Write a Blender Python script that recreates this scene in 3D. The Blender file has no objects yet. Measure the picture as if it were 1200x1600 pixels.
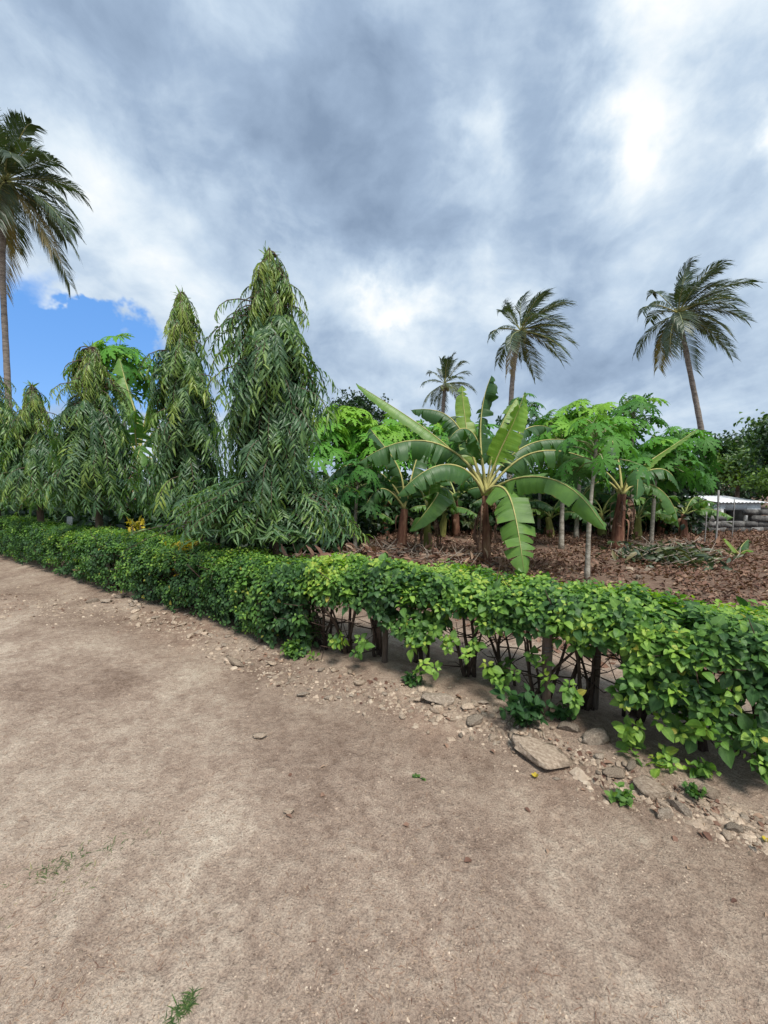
import bpy, math, random
import numpy as np
from mathutils import Vector, Matrix

# ------------------------------------------------------------------ camera, sky, sun, exposure
scene = bpy.context.scene
FPX, CX, CY, HZ, CAMH = 640.0, 600.0, 800.0, 755.0, 1.6
PITCH = math.atan((CY - HZ) / FPX)
cam_d = bpy.data.cameras.new('camera')
cam_d.sensor_fit = 'VERTICAL'; cam_d.sensor_height = 36.0; cam_d.sensor_width = 27.0
cam_d.lens = FPX / 1600.0 * 36.0
cam_d.clip_start = 0.05; cam_d.clip_end = 2000
cam = bpy.data.objects.new('camera', cam_d)
cam.location = (0, 0, CAMH); cam.rotation_euler = (math.pi / 2 - PITCH, 0, 0)
scene.collection.objects.link(cam); scene.camera = cam
scene.view_settings.view_transform = 'Standard'; scene.view_settings.look = 'None'
scene.view_settings.gamma = 1.0; scene.view_settings.use_curve_mapping = False
EXPO = 1.6
scene.view_settings.exposure = EXPO
scene.render.engine = 'CYCLES'; scene.cycles.max_bounces = 5; scene.cycles.diffuse_bounces = 3; scene.cycles.glossy_bounces = 2; scene.cycles.transmission_bounces = 3; scene.cycles.caustics_reflective = False; scene.cycles.caustics_refractive = False
SUN_EL, SUN_AZ = math.radians(58), math.radians(158)      # azimuth measured from +Y (view) towards +X (right)
sun_d = bpy.data.lights.new('sun', 'SUN'); sun_d.energy = 1.5; sun_d.angle = math.radians(16); sun_d.color = (1.0, 0.955, 0.88)
sun = bpy.data.objects.new('sun', sun_d)
sdir = Vector((math.sin(SUN_AZ) * math.cos(SUN_EL), math.cos(SUN_AZ) * math.cos(SUN_EL), math.sin(SUN_EL)))
sun.rotation_euler = sdir.to_track_quat('Z', 'Y').to_euler(); sun.location = (20, 10, 40)
scene.collection.objects.link(sun)


class NT:
    """small helper for node trees"""
    def __init__(s, tree):
        s.t = tree; s.t.nodes.clear()
    def n(s, typ, **kw):
        nd = s.t.nodes.new(typ)
        for k, v in kw.items():
            if k == 'inp':
                for i, val in v.items():
                    if isinstance(val, bpy.types.NodeSocket): s.t.links.new(val, nd.inputs[i])
                    else: nd.inputs[i].default_value = val
            else: setattr(nd, k, v)
        return nd
    def m(s, op, a, b=0.0, c=0.0, clamp=False):
        nd = s.t.nodes.new('ShaderNodeMath'); nd.operation = op; nd.use_clamp = clamp
        for i, v in enumerate((a, b, c)):
            if isinstance(v, bpy.types.NodeSocket): s.t.links.new(v, nd.inputs[i])
            else: nd.inputs[i].default_value = v
        return nd.outputs[0]
    def vm(s, op, a, b=(0, 0, 0), scale=None):
        nd = s.t.nodes.new('ShaderNodeVectorMath'); nd.operation = op
        for i, v in enumerate((a, b)):
            if isinstance(v, bpy.types.NodeSocket): s.t.links.new(v, nd.inputs[i])
            else: nd.inputs[i].default_value = v
        if scale is not None:
            if isinstance(scale, bpy.types.NodeSocket): s.t.links.new(scale, nd.inputs['Scale'])
            else: nd.inputs['Scale'].default_value = scale
        return nd.outputs[0]
    def noise(s, vec, scale, detail=4, rough=0.55, dist=0.0, out=0):
        nd = s.n('ShaderNodeTexNoise', inp={'Scale': scale, 'Detail': detail, 'Roughness': rough, 'Distortion': dist})
        if vec is not None: s.t.links.new(vec, nd.inputs['Vector'])
        return nd.outputs[out]
    def ramp(s, fac, stops, interp='LINEAR'):
        nd = s.t.nodes.new('ShaderNodeValToRGB'); cr = nd.color_ramp; cr.interpolation = interp
        while len(cr.elements) < len(stops): cr.elements.new(0.5)
        for e, (p, c) in zip(cr.elements, stops):
            e.position = p; e.color = (*c, 1) if len(c) == 3 else c
        s.t.links.new(fac, nd.inputs[0]); return nd.outputs[0]
    def mix(s, fac, a, b, blend='MIX'):
        nd = s.t.nodes.new('ShaderNodeMix'); nd.data_type = 'RGBA'; nd.blend_type = blend; nd.clamp_factor = True
        for i, v in ((0, fac), (6, a), (7, b)):
            if isinstance(v, bpy.types.NodeSocket): s.t.links.new(v, nd.inputs[i])
            else: nd.inputs[i].default_value = v if i == 0 else (*v, 1)
        return nd.outputs[2]
    def smooth(s, v, lo, hi):
        nd = s.n('ShaderNodeMapRange', interpolation_type='SMOOTHSTEP', inp={0: v, 1: lo, 2: hi, 3: 0.0, 4: 1.0}); return nd.outputs[0]
    def link(s, a, b): s.t.links.new(a, b)


def build_world():
    w = bpy.data.worlds.new('World'); scene.world = w; w.use_nodes = True
    N = NT(w.node_tree)
    d = N.n('ShaderNodeTexCoord').outputs['Generated']
    sky = N.n('ShaderNodeTexSky', sky_type='NISHITA', sun_disc=False, sun_elevation=SUN_EL, sun_rotation=SUN_AZ,
              altitude=0, air_density=1.0, dust_density=0.6, ozone_density=2.0)
    sp = N.n('ShaderNodeSeparateXYZ', inp={0: d}); x, y, z = sp.outputs
    zc = N.m('ADD', N.m('MAXIMUM', z, 0.0), 0.10)
    P = N.n('ShaderNodeCombineXYZ', inp={0: N.m('DIVIDE', x, zc), 1: N.m('DIVIDE', y, zc), 2: 0.0}).outputs[0]
    wn = N.noise(d, 5.0, 3, 0.5, out=1)
    warp = N.vm('SUBTRACT', wn, (0.5, 0.5, 0.5))
    Pw = N.vm('ADD', P, N.vm('SCALE', warp, scale=0.35))
    big = N.noise(N.vm('MULTIPLY', Pw, (0.9, 0.42, 1)), 1.0, 5, 0.5)
    streak = N.noise(N.vm('MULTIPLY', Pw, (3.6, 0.8, 1)), 1.0, 5, 0.55)
    puff = N.noise(N.vm('ADD', N.vm('MULTIPLY', d, (1.0, 1.0, 1.5)), N.vm('SCALE', warp, scale=0.10)), 4.6, 9, 0.58, 0.15)
    # features of this sky given as directions (tangent of bearing, tangent of height) in front of the viewer
    ysafe = N.m('MAXIMUM', y, 0.05)
    fine = N.vm('SUBTRACT', N.noise(d, 7.0, 5, 0.6, out=1), (0.5, 0.5, 0.5))
    uv = N.n('ShaderNodeCombineXYZ', inp={0: N.m('DIVIDE', x, ysafe), 1: N.m('DIVIDE', z, ysafe), 2: 0.0}).outputs[0]
    uv = N.vm('ADD', uv, N.vm('SCALE', fine, scale=0.30))
    front = N.smooth(y, 0.15, 0.4)
    def blob(px, py, sx, sy, ang):
        u0, v0 = (px - 600) / FPX, (HZ - py) / FPX
        q = N.vm('SUBTRACT', uv, (u0, v0, 0))
        s2 = N.n('ShaderNodeSeparateXYZ', inp={0: q}); a, b = s2.outputs[0], s2.outputs[1]
        c, s_ = math.cos(ang), math.sin(ang)
        a2 = N.m('DIVIDE', N.m('ADD', N.m('MULTIPLY', a, c), N.m('MULTIPLY', b, s_)), sx / FPX)
        b2 = N.m('DIVIDE', N.m('SUBTRACT', N.m('MULTIPLY', b, c), N.m('MULTIPLY', a, s_)), sy / FPX)
        r2 = N.m('ADD', N.m('MULTIPLY', a2, a2), N.m('MULTIPLY', b2, b2))
        return N.m('MULTIPLY', N.m('EXPONENT', N.m('MULTIPLY', r2, -1.0)), front)
    val = N.m('ADD', N.m('MULTIPLY', big, 0.50), N.m('MULTIPLY', streak, 0.24))
    val = N.m('ADD', val, N.m('MULTIPLY', puff, 0.90))
    val = N.m('ADD', val, -0.345)
    R = math.radians
    for (px, py, sx, sy, a, amp) in [
        (985, 110, 80, 200, R(-6), 0.33), (960, 270, 60, 90, R(-20), 0.22), (1190, 245, 36, 46, 0, 0.42), (1120, 30, 60, 60, 0, 0.12),
        (740, 245, 42, 70, R(15), 0.20), (600, 480, 75, 28, R(8), 0.24), (690, 440, 120, 45, R(10), 0.12), (250, 350, 150, 80, R(-35), 0.15),
        (480, 440, 60, 40, 0, 0.10), (1060, 330, 140, 90, 0, 0.10), (90, 290, 90, 70, 0, 0.08),
        (850, 200, 95, 190, R(-8), -0.17), (530, 330, 170, 100, R(-30), -0.19), (600, 170, 190, 130, 0, -0.14), (230, 120, 230, 100, R(-25), -0.19),
        (950, 560, 260, 80, 0, -0.15), (1150, 600, 120, 60, 0, -0.08), (700, 600, 200, 60, 0, -0.04), (130, 190, 100, 70, 0, -0.08)]:
        val = N.m('ADD', val, N.m('MULTIPLY', blob(px, py, sx, sy, a), amp))
    k = 10.0 / (2.0 ** EXPO)
    cl = N.ramp(val, [(0.10, (0.245, 0.335, 0.475)), (0.32, (0.375, 0.49, 0.655)), (0.48, (0.555, 0.68, 0.83)), (0.64, (0.78, 0.88, 0.97)), (0.80, (1.03, 1.05, 1.05))])
    cl = N.vm('SCALE', cl, scale=k)
    blue = N.mix(0.75, N.vm('SCALE', sky.outputs[0], scale=0.8), N_scale((0.095, 0.33, 0.84), k))
    # the gap of clear sky low on the left, ragged at its edge
    g1 = N.m('ADD', blob(60, 560, 160, 85, R(-8)), N.m('MULTIPLY', blob(-150, 540, 240, 130, 0), 1.2))
    g1 = N.m('ADD', g1, N.m('MULTIPLY', blob(225, 580, 120, 48, R(-10)), 1.1))
    g1 = N.m('SUBTRACT', g1, N.m('MULTIPLY', blob(140, 480, 80, 18, R(-8)), 0.6))
    gap = N.smooth(N.m('ADD', g1, N.m('MULTIPLY', N.m('SUBTRACT', puff, 0.5), 0.9)), 0.26, 0.66)
    col = N.mix(gap, cl, blue)
    bg = N.n('ShaderNodeBackground', inp={0: col, 1: 0.10})
    out = N.n('ShaderNodeOutputWorld'); N.link(bg.outputs[0], out.inputs[0])

def N_scale(c, k): return tuple(v * k for v in c)
build_world()

# ------------------------------------------------------------------ helpers
col = scene.collection
rng = np.random.default_rng(11)
random.seed(5)

def pt(px, py, Y):
    """world point seen at photo pixel px, py at world depth Y"""
    a, b = (px - CX) / FPX, -(py - CY) / FPX
    c, s = math.cos(PITCH), math.sin(PITCH)
    dy, dz = c + b * s, -s + b * c
    return np.array([a / dy * Y, Y, CAMH + dz / dy * Y])
def gp(px, py, z=0.0):
    a, b = (px - CX) / FPX, -(py - CY) / FPX
    c, s = math.cos(PITCH), math.sin(PITCH)
    dy, dz = c + b * s, -s + b * c
    t = (z - CAMH) / dz
    return np.array([a * t, dy * t, z])

_perm = np.random.default_rng(3).random((256, 256))
def vnoise(x, y):
    x = np.asarray(x, float); y = np.asarray(y, float)
    xi = np.floor(x).astype(int); yi = np.floor(y).astype(int)
    fx = x - xi; fy = y - yi; fx = fx * fx * (3 - 2 * fx); fy = fy * fy * (3 - 2 * fy)
    g = lambda a, b: _perm[a & 255, b & 255]
    return (g(xi, yi) * (1 - fx) + g(xi + 1, yi) * fx) * (1 - fy) + (g(xi, yi + 1) * (1 - fx) + g(xi + 1, yi + 1) * fx) * fy
def fbm(x, y, o=4):
    r = 0; a = 0.5
    for i in range(o):
        r = r + a * (vnoise(x * 2 ** i + 17 * i, y * 2 ** i + 5 * i) - 0.5); a *= 0.5
    return r

def nrm(v):
    v = np.asarray(v, float); return v / (np.linalg.norm(v, axis=-1, keepdims=True) + 1e-12)

# front line of the hedge on the ground (photo left to right)
FL = np.array([(-13, 11.8), (-9.5, 9.35), (-7.1, 7.75), (-5, 6.4), (-3.7, 5.5), (-2.0, 4.45), (-1.05, 3.68), (-.45, 3.34), (0.02, 3.14), (.48, 2.96), (1.02, 2.6), (1.38, 2.28), (1.8, 1.98), (2.6, 1.45), (3.6, 0.85), (5, 0.1)])
_seg = np.linalg.norm(np.diff(FL, axis=0), axis=1); FS = np.concatenate([[0], np.cumsum(_seg)])
def fl_at(s):
    return np.stack([np.interp(s, FS, FL[:, 0]), np.interp(s, FS, FL[:, 1])], -1)
def fl_nrm(s):
    t = nrm(fl_at(np.asarray(s) + 0.35) - fl_at(np.asarray(s) - 0.35)); return np.stack([-t[..., 1], t[..., 0]], -1)
def side_of_hedge(x, y):
    """signed distance behind the hedge front line (approx)"""
    x = np.asarray(x, float); yl = np.interp(x, FL[:, 0], FL[:, 1]); return (np.asarray(y, float) - yl) * 0.84
def gh(x, y):
    d = side_of_hedge(x, y)
    h = 0.05 * fbm(np.asarray(x) * 0.7, np.asarray(y) * 0.7, 4) + 0.018 * fbm(np.asarray(x) * 5, np.asarray(y) * 5, 3)
    h = h + 0.05 * np.exp(-((d - 0.15) / 0.35) ** 2) + np.where(d > 0.8, 0.06 * fbm(np.asarray(x) * 1.7, np.asarray(y) * 1.7, 3), 0)
    return h

def new_mesh(name, V, F, mat, attrs=None, uv=None, smooth=False, mats=None, midx=None):
    V = np.ascontiguousarray(V, np.float32); F = np.ascontiguousarray(F, np.int32)
    me = bpy.data.meshes.new(name)
    nf, k = F.shape
    me.vertices.add(len(V)); me.vertices.foreach_set('co', V.ravel())
    me.loops.add(nf * k); me.loops.foreach_set('vertex_index', F.ravel())
    me.polygons.add(nf); me.polygons.foreach_set('loop_start', np.arange(0, nf * k, k, dtype=np.int32))
    try: me.polygons.foreach_set('loop_total', np.full(nf, k, np.int32))
    except Exception: pass
    me.update(calc_edges=True)
    if smooth: me.polygons.foreach_set('use_smooth', np.ones(nf, bool))
    for kx, val in (attrs or {}).items():
        at = me.attributes.new(kx, 'FLOAT', 'POINT'); at.data.foreach_set('value', np.ascontiguousarray(val, np.float32))
    if uv is not None:
        ul = me.uv_layers.new(name='uv'); ul.data.foreach_set('uv', np.ascontiguousarray(uv[F.ravel()], np.float32).ravel())
    me.materials.append(mat)
    return me
def link(name, me, parent=None):
    o = bpy.data.objects.new(name, me); col.objects.link(o)
    if parent is not None: o.parent = parent
    return o
def mk(name, V, F, mat, parent=None, **kw):
    return link(name, new_mesh(name, V, F, mat, **kw), parent)
def empty(name, loc, rz=0):
    o = bpy.data.objects.new(name, None); o.empty_display_size = 0.2; o.location = loc; o.rotation_euler = (0, 0, rz); col.objects.link(o); return o
def tag(o, label, cat, group=None, kind=None):
    if label: o['label'] = label
    if cat: o['category'] = cat
    if group: o['group'] = group
    if kind: o['kind'] = kind
    return o

def sphere(nu=10, nv=6):
    V, F = [], []
    for j in range(nv + 1):
        for i in range(nu):
            p = math.pi * j / nv; a = 2 * math.pi * i / nu; V.append((math.sin(p) * math.cos(a), math.sin(p) * math.sin(a), math.cos(p)))
    for j in range(nv):
        for i in range(nu): F.append((j * nu + i, (j + 1) * nu + i, (j + 1) * nu + (i + 1) % nu, j * nu + (i + 1) % nu))
    return np.array(V), np.array(F)
class MB:
    def __init__(s): s.V = []; s.F = []; s.n = 0; s.A = []
    def add(s, V, F, a=0.0):
        s.V.append(V); s.F.append(np.asarray(F) + s.n); s.n += len(V); s.A.append(np.full(len(V), a) if np.isscalar(a) else a)
    def mk(s, name, mat, parent=None, **kw):
        return mk(name, np.concatenate(s.V), np.concatenate(s.F), mat, parent, attrs={'tint': np.concatenate(s.A)}, **kw)

def tube(P, R, k=6, cap=True):
    P = np.asarray(P, float); n = len(P); R = np.broadcast_to(np.asarray(R, float), (n,))
    T = nrm(np.gradient(P, axis=0)); ref = np.array([0, 0, 1.0]) if abs(T[0][2]) < 0.9 else np.array([1.0, 0, 0])
    V = []
    X = nrm(np.cross(T[0], ref))
    for i in range(n):
        X = nrm(X - T[i] * np.dot(X, T[i])); Y = np.cross(T[i], X)
        a = np.arange(k) * 2 * math.pi / k
        V.append(P[i] + R[i] * (np.cos(a)[:, None] * X + np.sin(a)[:, None] * Y))
    V = np.concatenate(V); F = []
    for i in range(n - 1):
        for j in range(k):
            F.append((i * k + j, i * k + (j + 1) % k, (i + 1) * k + (j + 1) % k, (i + 1) * k + j))
    if cap:
        V = np.concatenate([V, P[:1], P[-1:]]); a, b = n * k, n * k + 1
        for j in range(0, k, 2):
            F.append((a, (j + 2) % k, (j + 1) % k, j)); o = (n - 1) * k; F.append((b, o + j, o + (j + 1) % k, o + (j + 2) % k))
    return V, np.array(F)
def bez(P, t):
    P = [np.asarray(p, float) for p in P]; t = np.asarray(t)[:, None]
    if len(P) == 4: return (1 - t) ** 3 * P[0] + 3 * (1 - t) ** 2 * t * P[1] + 3 * (1 - t) * t * t * P[2] + t ** 3 * P[3]
    return (1 - t) ** 2 * P[0] + 2 * (1 - t) * t * P[1] + t * t * P[2]

def leaf_tmpl(ws, fold=0.25, curl=0.25, wave=0.0):
    """leaf along +Y, normal +Z; ws = half-widths at even stations"""
    n = len(ws); V = []
    for i, w in enumerate(ws):
        t = i / (n - 1); z = -curl * t * t
        zz = wave * math.sin(i * 2.4)
        V += [(-w, t, z + fold * w + zz), (0, t, z), (w, t, z + fold * w - zz)]
    F = []
    for i in range(n - 1):
        a = i * 3; F += [(a, a + 1, a + 4, a + 3), (a + 1, a + 2, a + 5, a + 4)]
    return np.array(V), np.array(F)
def frames(d, nref):
    """rotation matrices with Y = d, Z close to nref"""
    d = nrm(d); x = nrm(np.cross(d, nref)); z = np.cross(x, d); return np.stack([x, d, z], -1)
def scatter(tm, R, T, S, tint):
    V, F = tm; N = len(T); m = len(V)
    S = np.asarray(S)
    S3 = S[:, None, None] if S.ndim == 1 else S[:, None, :]
    W = np.einsum('nij,nmj->nmi', R, V[None] * S3) + T[:, None]
    FF = (F[None] + (np.arange(N) * m)[:, None, None]).reshape(-1, F.shape[1])
    return W.reshape(-1, 3), FF, np.repeat(np.asarray(tint, float), m)
def mid_attr(n): return (np.arange(n) % 3 == 1).astype(float)
def mat4(R, T, S):
    M = Matrix.Identity(4)
    S = np.atleast_1d(S); S = S if len(S) == 3 else np.repeat(S, 3)
    for i in range(3):
        for j in range(3): M[i][j] = float(R[i, j] * S[j])
        M[i][3] = float(T[i])
    return M
def foliage(parent, tm, R, T, S, tint, mat, n_parts=0, score=None, part='leaf', rest='foliage'):
    """leaves: the n_parts with the highest score become parts sharing one mesh, the rest one part of kind stuff"""
    N = len(T); idx = np.arange(N); sel = np.zeros(N, bool)
    if n_parts and score is not None:
        sel[np.argsort(-score)[:n_parts]] = True
        me = new_mesh(part, tm[0], tm[1], mat, smooth=True, attrs={'mid': mid_attr(len(tm[0]))})
        for i in idx[sel]:
            o = link(part, me, parent); o.matrix_local = mat4(R[i], T[i], S[i]); o['tint'] = float(tint[i])
    q = ~sel
    if q.any():
        V, F, A = scatter(tm, R[q], T[q], np.asarray(S)[q], np.asarray(tint)[q])
        o = mk(rest, V, F, mat, parent, attrs={'tint': A, 'mid': mid_attr(len(V))}, smooth=True); o['kind'] = 'stuff'
def rand_dirs(n):
    return nrm(rng.normal(size=(n, 3)))

# ------------------------------------------------------------------ materials
def leaf_mat(name, stops, rough=0.45, trans=0.25, spec=0.4, back=(1.15, 1.2, 0.8), veins=False, sheen=None):
    """tint 0..1 picks a colour (leaf age); two sides of a leaf differ slightly; light passes through"""
    m = bpy.data.materials.new(name); m.use_nodes = True; N = NT(m.node_tree)
    a = N.n('ShaderNodeAttribute', attribute_name='tint').outputs['Fac']
    b = N.n('ShaderNodeAttribute', attribute_type='OBJECT', attribute_name='tint').outputs['Fac']
    pos = N.n('ShaderNodeTexCoord').outputs['Object']
    t = N.m('ADD', a, b)
    nz = N.noise(pos, 9.0, 3, 0.6)
    t = N.m('ADD', t, N.m('MULTIPLY', N.m('SUBTRACT', nz, 0.5), 0.25))
    c = N.ramp(t, stops)
    bump = None
    md = N.n('ShaderNodeAttribute', attribute_name='mid').outputs['Fac']
    c = N.mix(N.m('MULTIPLY', N.m('POWER', md, 7.0), 0.55), c, N.vm('ADD', N.vm('MULTIPLY', c, (1.7, 1.6, 1.5)), (0.02, 0.025, 0.012)))
    if not veins:
        nb = N.noise(pos, 70.0, 3, 0.6)
        c = N.mix(N.m('MULTIPLY', N.smooth(nb, 0.45, 0.75), 0.45), c, N.vm('MULTIPLY', c, (0.6, 0.65, 0.6)))
        bump = N.n('ShaderNodeBump', inp={'Strength': 0.35, 'Distance': 0.01, 'Height': nb}).outputs[0]
    if veins:
        uv = N.n('ShaderNodeTexCoord').outputs['UV']
        v1 = N.noise(N.vm('MULTIPLY', uv, (0.7, 60.0, 1)), 1.0, 3, 0.6)
        v2 = N.noise(N.vm('MULTIPLY', uv, (1.0, 9.0, 1)), 1.0, 3, 0.6)
        c = N.mix(N.m('MULTIPLY', v1, 0.55), c, N.vm('MULTIPLY', c, (0.5, 0.55, 0.5)))
        c = N.mix(N.smooth(v2, 0.55, 0.8), c, N.vm('MULTIPLY', c, (1.35, 1.25, 1.0)))
        sx = N.n('ShaderNodeSeparateXYZ', inp={0: uv}).outputs[0]
        edge = N.m('MULTIPLY', N.smooth(N.m('ABSOLUTE', sx), 0.90, 1.0), N.smooth(v2, 0.48, 0.62))
        c = N.mix(N.m('MULTIPLY', edge, 0.9), c, (0.20, 0.12, 0.04))
        bump = N.n('ShaderNodeBump', inp={'Strength': 0.35, 'Distance': 0.02, 'Height': v1}).outputs[0]
    geo = N.n('ShaderNodeNewGeometry').outputs['Backfacing']
    c = N.mix(geo, c, N.vm('MULTIPLY', c, back))
    p = N.n('ShaderNodeBsdfPrincipled', inp={'Base Color': c, 'Roughness': rough, 'Specular IOR Level': spec})
    tr = N.n('ShaderNodeBsdfTranslucent', inp={0: N.vm('MULTIPLY', c, (1.5, 1.6, 0.7))})
    if bump is not None: N.link(bump, p.inputs['Normal'])
    mx = N.n('ShaderNodeMixShader', inp={0: trans, 1: p.outputs[0], 2: tr.outputs[0]})
    N.link(mx.outputs[0], N.n('ShaderNodeOutputMaterial').inputs[0]); return m

def rough_mat(name, c1, c2, scale=8, c3=None, rough=0.9, bump=0.5, bscale=30, stretch=(1, 1, 1), dist=0.02, spec=0.2, tint=False):
    m = bpy.data.materials.new(name); m.use_nodes = True; N = NT(m.node_tree)
    p = N.n('ShaderNodeTexCoord').outputs['Object']
    rnd = N.n('ShaderNodeObjectInfo').outputs['Random']
    p = N.vm('ADD', p, N.vm('SCALE', (7.1, 3.3, 5.7), scale=N.m('MULTIPLY', rnd, 10.0)))
    p = N.vm('MULTIPLY', p, stretch)
    n1 = N.noise(p, scale, 5, 0.6); n2 = N.noise(p, bscale, 5, 0.65)
    f = N.m('ADD', N.m('MULTIPLY', n1, 0.7), N.m('MULTIPLY', n2, 0.3))
    stops = [(0.34, c1), (0.64, c2)] if c3 is None else [(0.34, c1), (0.52, c2), (0.66, c3)]
    c = N.ramp(f, stops)
    if tint:
        tn = N.m('ADD', N.n('ShaderNodeAttribute', attribute_name='tint').outputs['Fac'], N.m('MULTIPLY', N.n('ShaderNodeAttribute', attribute_type='OBJECT', attribute_name='tint').outputs['Fac'], 1.0))
        c = N.vm('SCALE', c, scale=N.m('ADD', 0.6, N.m('MULTIPLY', tn, 0.95)))
    bp = N.n('ShaderNodeBump', inp={'Strength': bump, 'Distance': dist, 'Height': N.m('ADD', n2, N.m('MULTIPLY', n1, 0.6))})
    b = N.n('ShaderNodeBsdfPrincipled', inp={'Base Color': c, 'Roughness': rough, 'Specular IOR Level': spec, 'Normal': bp.outputs[0]})
    N.link(b.outputs[0], N.n('ShaderNodeOutputMaterial').inputs[0]); return m

M = {}
M['hedge'] = leaf_mat('hedge_leaf', [(0.0, (0.024, 0.062, 0.024)), (0.35, (0.052, 0.128, 0.036)), (0.65, (0.115, 0.235, 0.044)), (0.9, (0.24, 0.39, 0.06)), (1.0, (0.42, 0.38, 0.07))], 0.5, 0.30, 0.35)
M['mast'] = leaf_mat('mast_tree_leaf', [(0.0, (0.022, 0.055, 0.028)), (0.35, (0.066, 0.142, 0.058)), (0.62, (0.15, 0.25, 0.054)), (0.85, (0.225, 0.30, 0.058)), (1.0, (0.34, 0.27, 0.06))], 0.38, 0.26, 0.5)
M['banana'] = leaf_mat('banana_leaf', [(0.0, (0.030, 0.078, 0.030)), (0.4, (0.072, 0.17, 0.052)), (0.7, (0.16, 0.31, 0.06)), (1.0, (0.32, 0.42, 0.08))], 0.42, 0.36, 0.45, veins=True, back=(1.25, 1.2, 0.9))
M['papaya'] = leaf_mat('papaya_leaf', [(0.0, (0.022, 0.07, 0.026)), (0.4, (0.045, 0.135, 0.032)), (0.75, (0.085, 0.235, 0.034)), (1.0, (0.18, 0.33, 0.045))], 0.55, 0.28, 0.3)
M['palm'] = leaf_mat('palm_leaflet', [(0.0, (0.026, 0.044, 0.028)), (0.5, (0.060, 0.092, 0.046)), (0.8, (0.12, 0.135, 0.06)), (1.0, (0.26, 0.20, 0.10))], 0.42, 0.15, 0.5)
M['tree'] = leaf_mat('tree_leaf', [(0.0, (0.014, 0.034, 0.016)), (0.5, (0.034, 0.082, 0.026)), (1.0, (0.12, 0.20, 0.035))], 0.45, 0.2, 0.4)
M['weed'] = leaf_mat('weed_leaf', [(0.0, (0.018, 0.055, 0.018)), (0.5, (0.04, 0.11, 0.03)), (1.0, (0.14, 0.26, 0.05))], 0.5, 0.25, 0.35)
M['dry'] = leaf_mat('dry_leaf', [(0.0, (0.06, 0.031, 0.024)), (0.4, (0.17, 0.092, 0.066)), (0.7, (0.28, 0.175, 0.125)), (1.0, (0.42, 0.31, 0.22))], 0.75, 0.08, 0.2, back=(1.1, 1.05, 1.0))
M['grass'] = leaf_mat('grass_blade', [(0.0, (0.03, 0.07, 0.02)), (0.6, (0.09, 0.15, 0.04)), (1.0, (0.30, 0.27, 0.13))], 0.6, 0.2, 0.3)
M['yellow'] = leaf_mat('yellow_petal', [(0.0, (0.14, 0.16, 0.03)), (0.4, (0.36, 0.26, 0.03)), (1.0, (0.62, 0.48, 0.05))], 0.55, 0.2, 0.3)
M['midrib'] = rough_mat('banana_midrib', (0.20, 0.27, 0.08), (0.42, 0.44, 0.17), 6, rough=0.5, bump=0.1)
M['midrib_edge'] = rough_mat('banana_petiole', (0.30, 0.29, 0.10), (0.52, 0.47, 0.19), 6, rough=0.5, bump=0.1)
M['pet'] = rough_mat('papaya_petiole', (0.20, 0.24, 0.10), (0.34, 0.36, 0.18), 6, rough=0.6, bump=0.1)
M['pseudo'] = rough_mat('banana_trunk', (0.05, 0.022, 0.016), (0.17, 0.078, 0.052), 9, (0.30, 0.19, 0.12), bump=0.6, stretch=(1, 1, 0.18), bscale=40)
M['pseudo_green'] = rough_mat('banana_trunk_green', (0.10, 0.09, 0.03), (0.24, 0.24, 0.07), 9, (0.34, 0.30, 0.12), bump=0.5, stretch=(1, 1, 0.18), bscale=40)
M['papbark'] = rough_mat('papaya_bark', (0.17, 0.15, 0.12), (0.33, 0.30, 0.25), 10, (0.45, 0.42, 0.36), bump=0.6, stretch=(1, 1, 2.2), bscale=30)
M['palmbark'] = rough_mat('palm_bark', (0.10, 0.085, 0.075), (0.22, 0.19, 0.165), 3, (0.34, 0.30, 0.27), bump=0.7, stretch=(1, 1, 4), bscale=9)
M['bark'] = rough_mat('tree_bark', (0.035, 0.026, 0.02), (0.11, 0.08, 0.06), 9, (0.18, 0.14, 0.11), bump=0.8, stretch=(1, 1, 0.3), bscale=40)
M['stem'] = rough_mat('hedge_stem', (0.028, 0.019, 0.015), (0.075, 0.052, 0.040), 14, (0.15, 0.11, 0.085), bump=0.6, stretch=(1, 1, 0.3), bscale=60)
M['post'] = rough_mat('old_post_wood', (0.055, 0.040, 0.032), (0.13, 0.10, 0.08), 12, (0.22, 0.18, 0.15), bump=0.8, stretch=(1, 1, 0.12), bscale=50)
M['stone'] = rough_mat('tan_stone', (0.17, 0.125, 0.090), (0.34, 0.265, 0.20), 9, (0.48, 0.40, 0.31), bump=0.8, bscale=55, dist=0.012, tint=True)
M['greystone'] = rough_mat('grey_stone', (0.14, 0.11, 0.083), (0.26, 0.21, 0.165), 9, (0.42, 0.36, 0.285), bump=0.8, bscale=55, dist=0.012, tint=True)
M['block'] = rough_mat('concrete_block', (0.06, 0.058, 0.055), (0.14, 0.135, 0.13), 5, (0.30, 0.29, 0.27), bump=0.7, bscale=40, tint=True)
M['mortar'] = rough_mat('mortar', (0.07, 0.068, 0.065), (0.13, 0.125, 0.12), 8, bump=0.5)
M['white'] = rough_mat('white_paint', (0.55, 0.56, 0.56), (0.80, 0.81, 0.80), 2.5, (0.86, 0.86, 0.85), rough=0.7, bump=0.2)
M['metal'] = rough_mat('pale_roof_sheet', (0.45, 0.46, 0.47), (0.70, 0.71, 0.72), 2, rough=0.5, bump=0.1, spec=0.4)
M['dark'] = rough_mat('dark_interior', (0.012, 0.012, 0.012), (0.03, 0.03, 0.03), 3)
M['pole'] = rough_mat('grey_pole', (0.17, 0.165, 0.16), (0.32, 0.31, 0.30), 10, rough=0.7, bump=0.3)
M['wire'] = rough_mat('fence_wire', (0.10, 0.10, 0.10), (0.2, 0.2, 0.2), 10, rough=0.5, bump=0.1)
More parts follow.
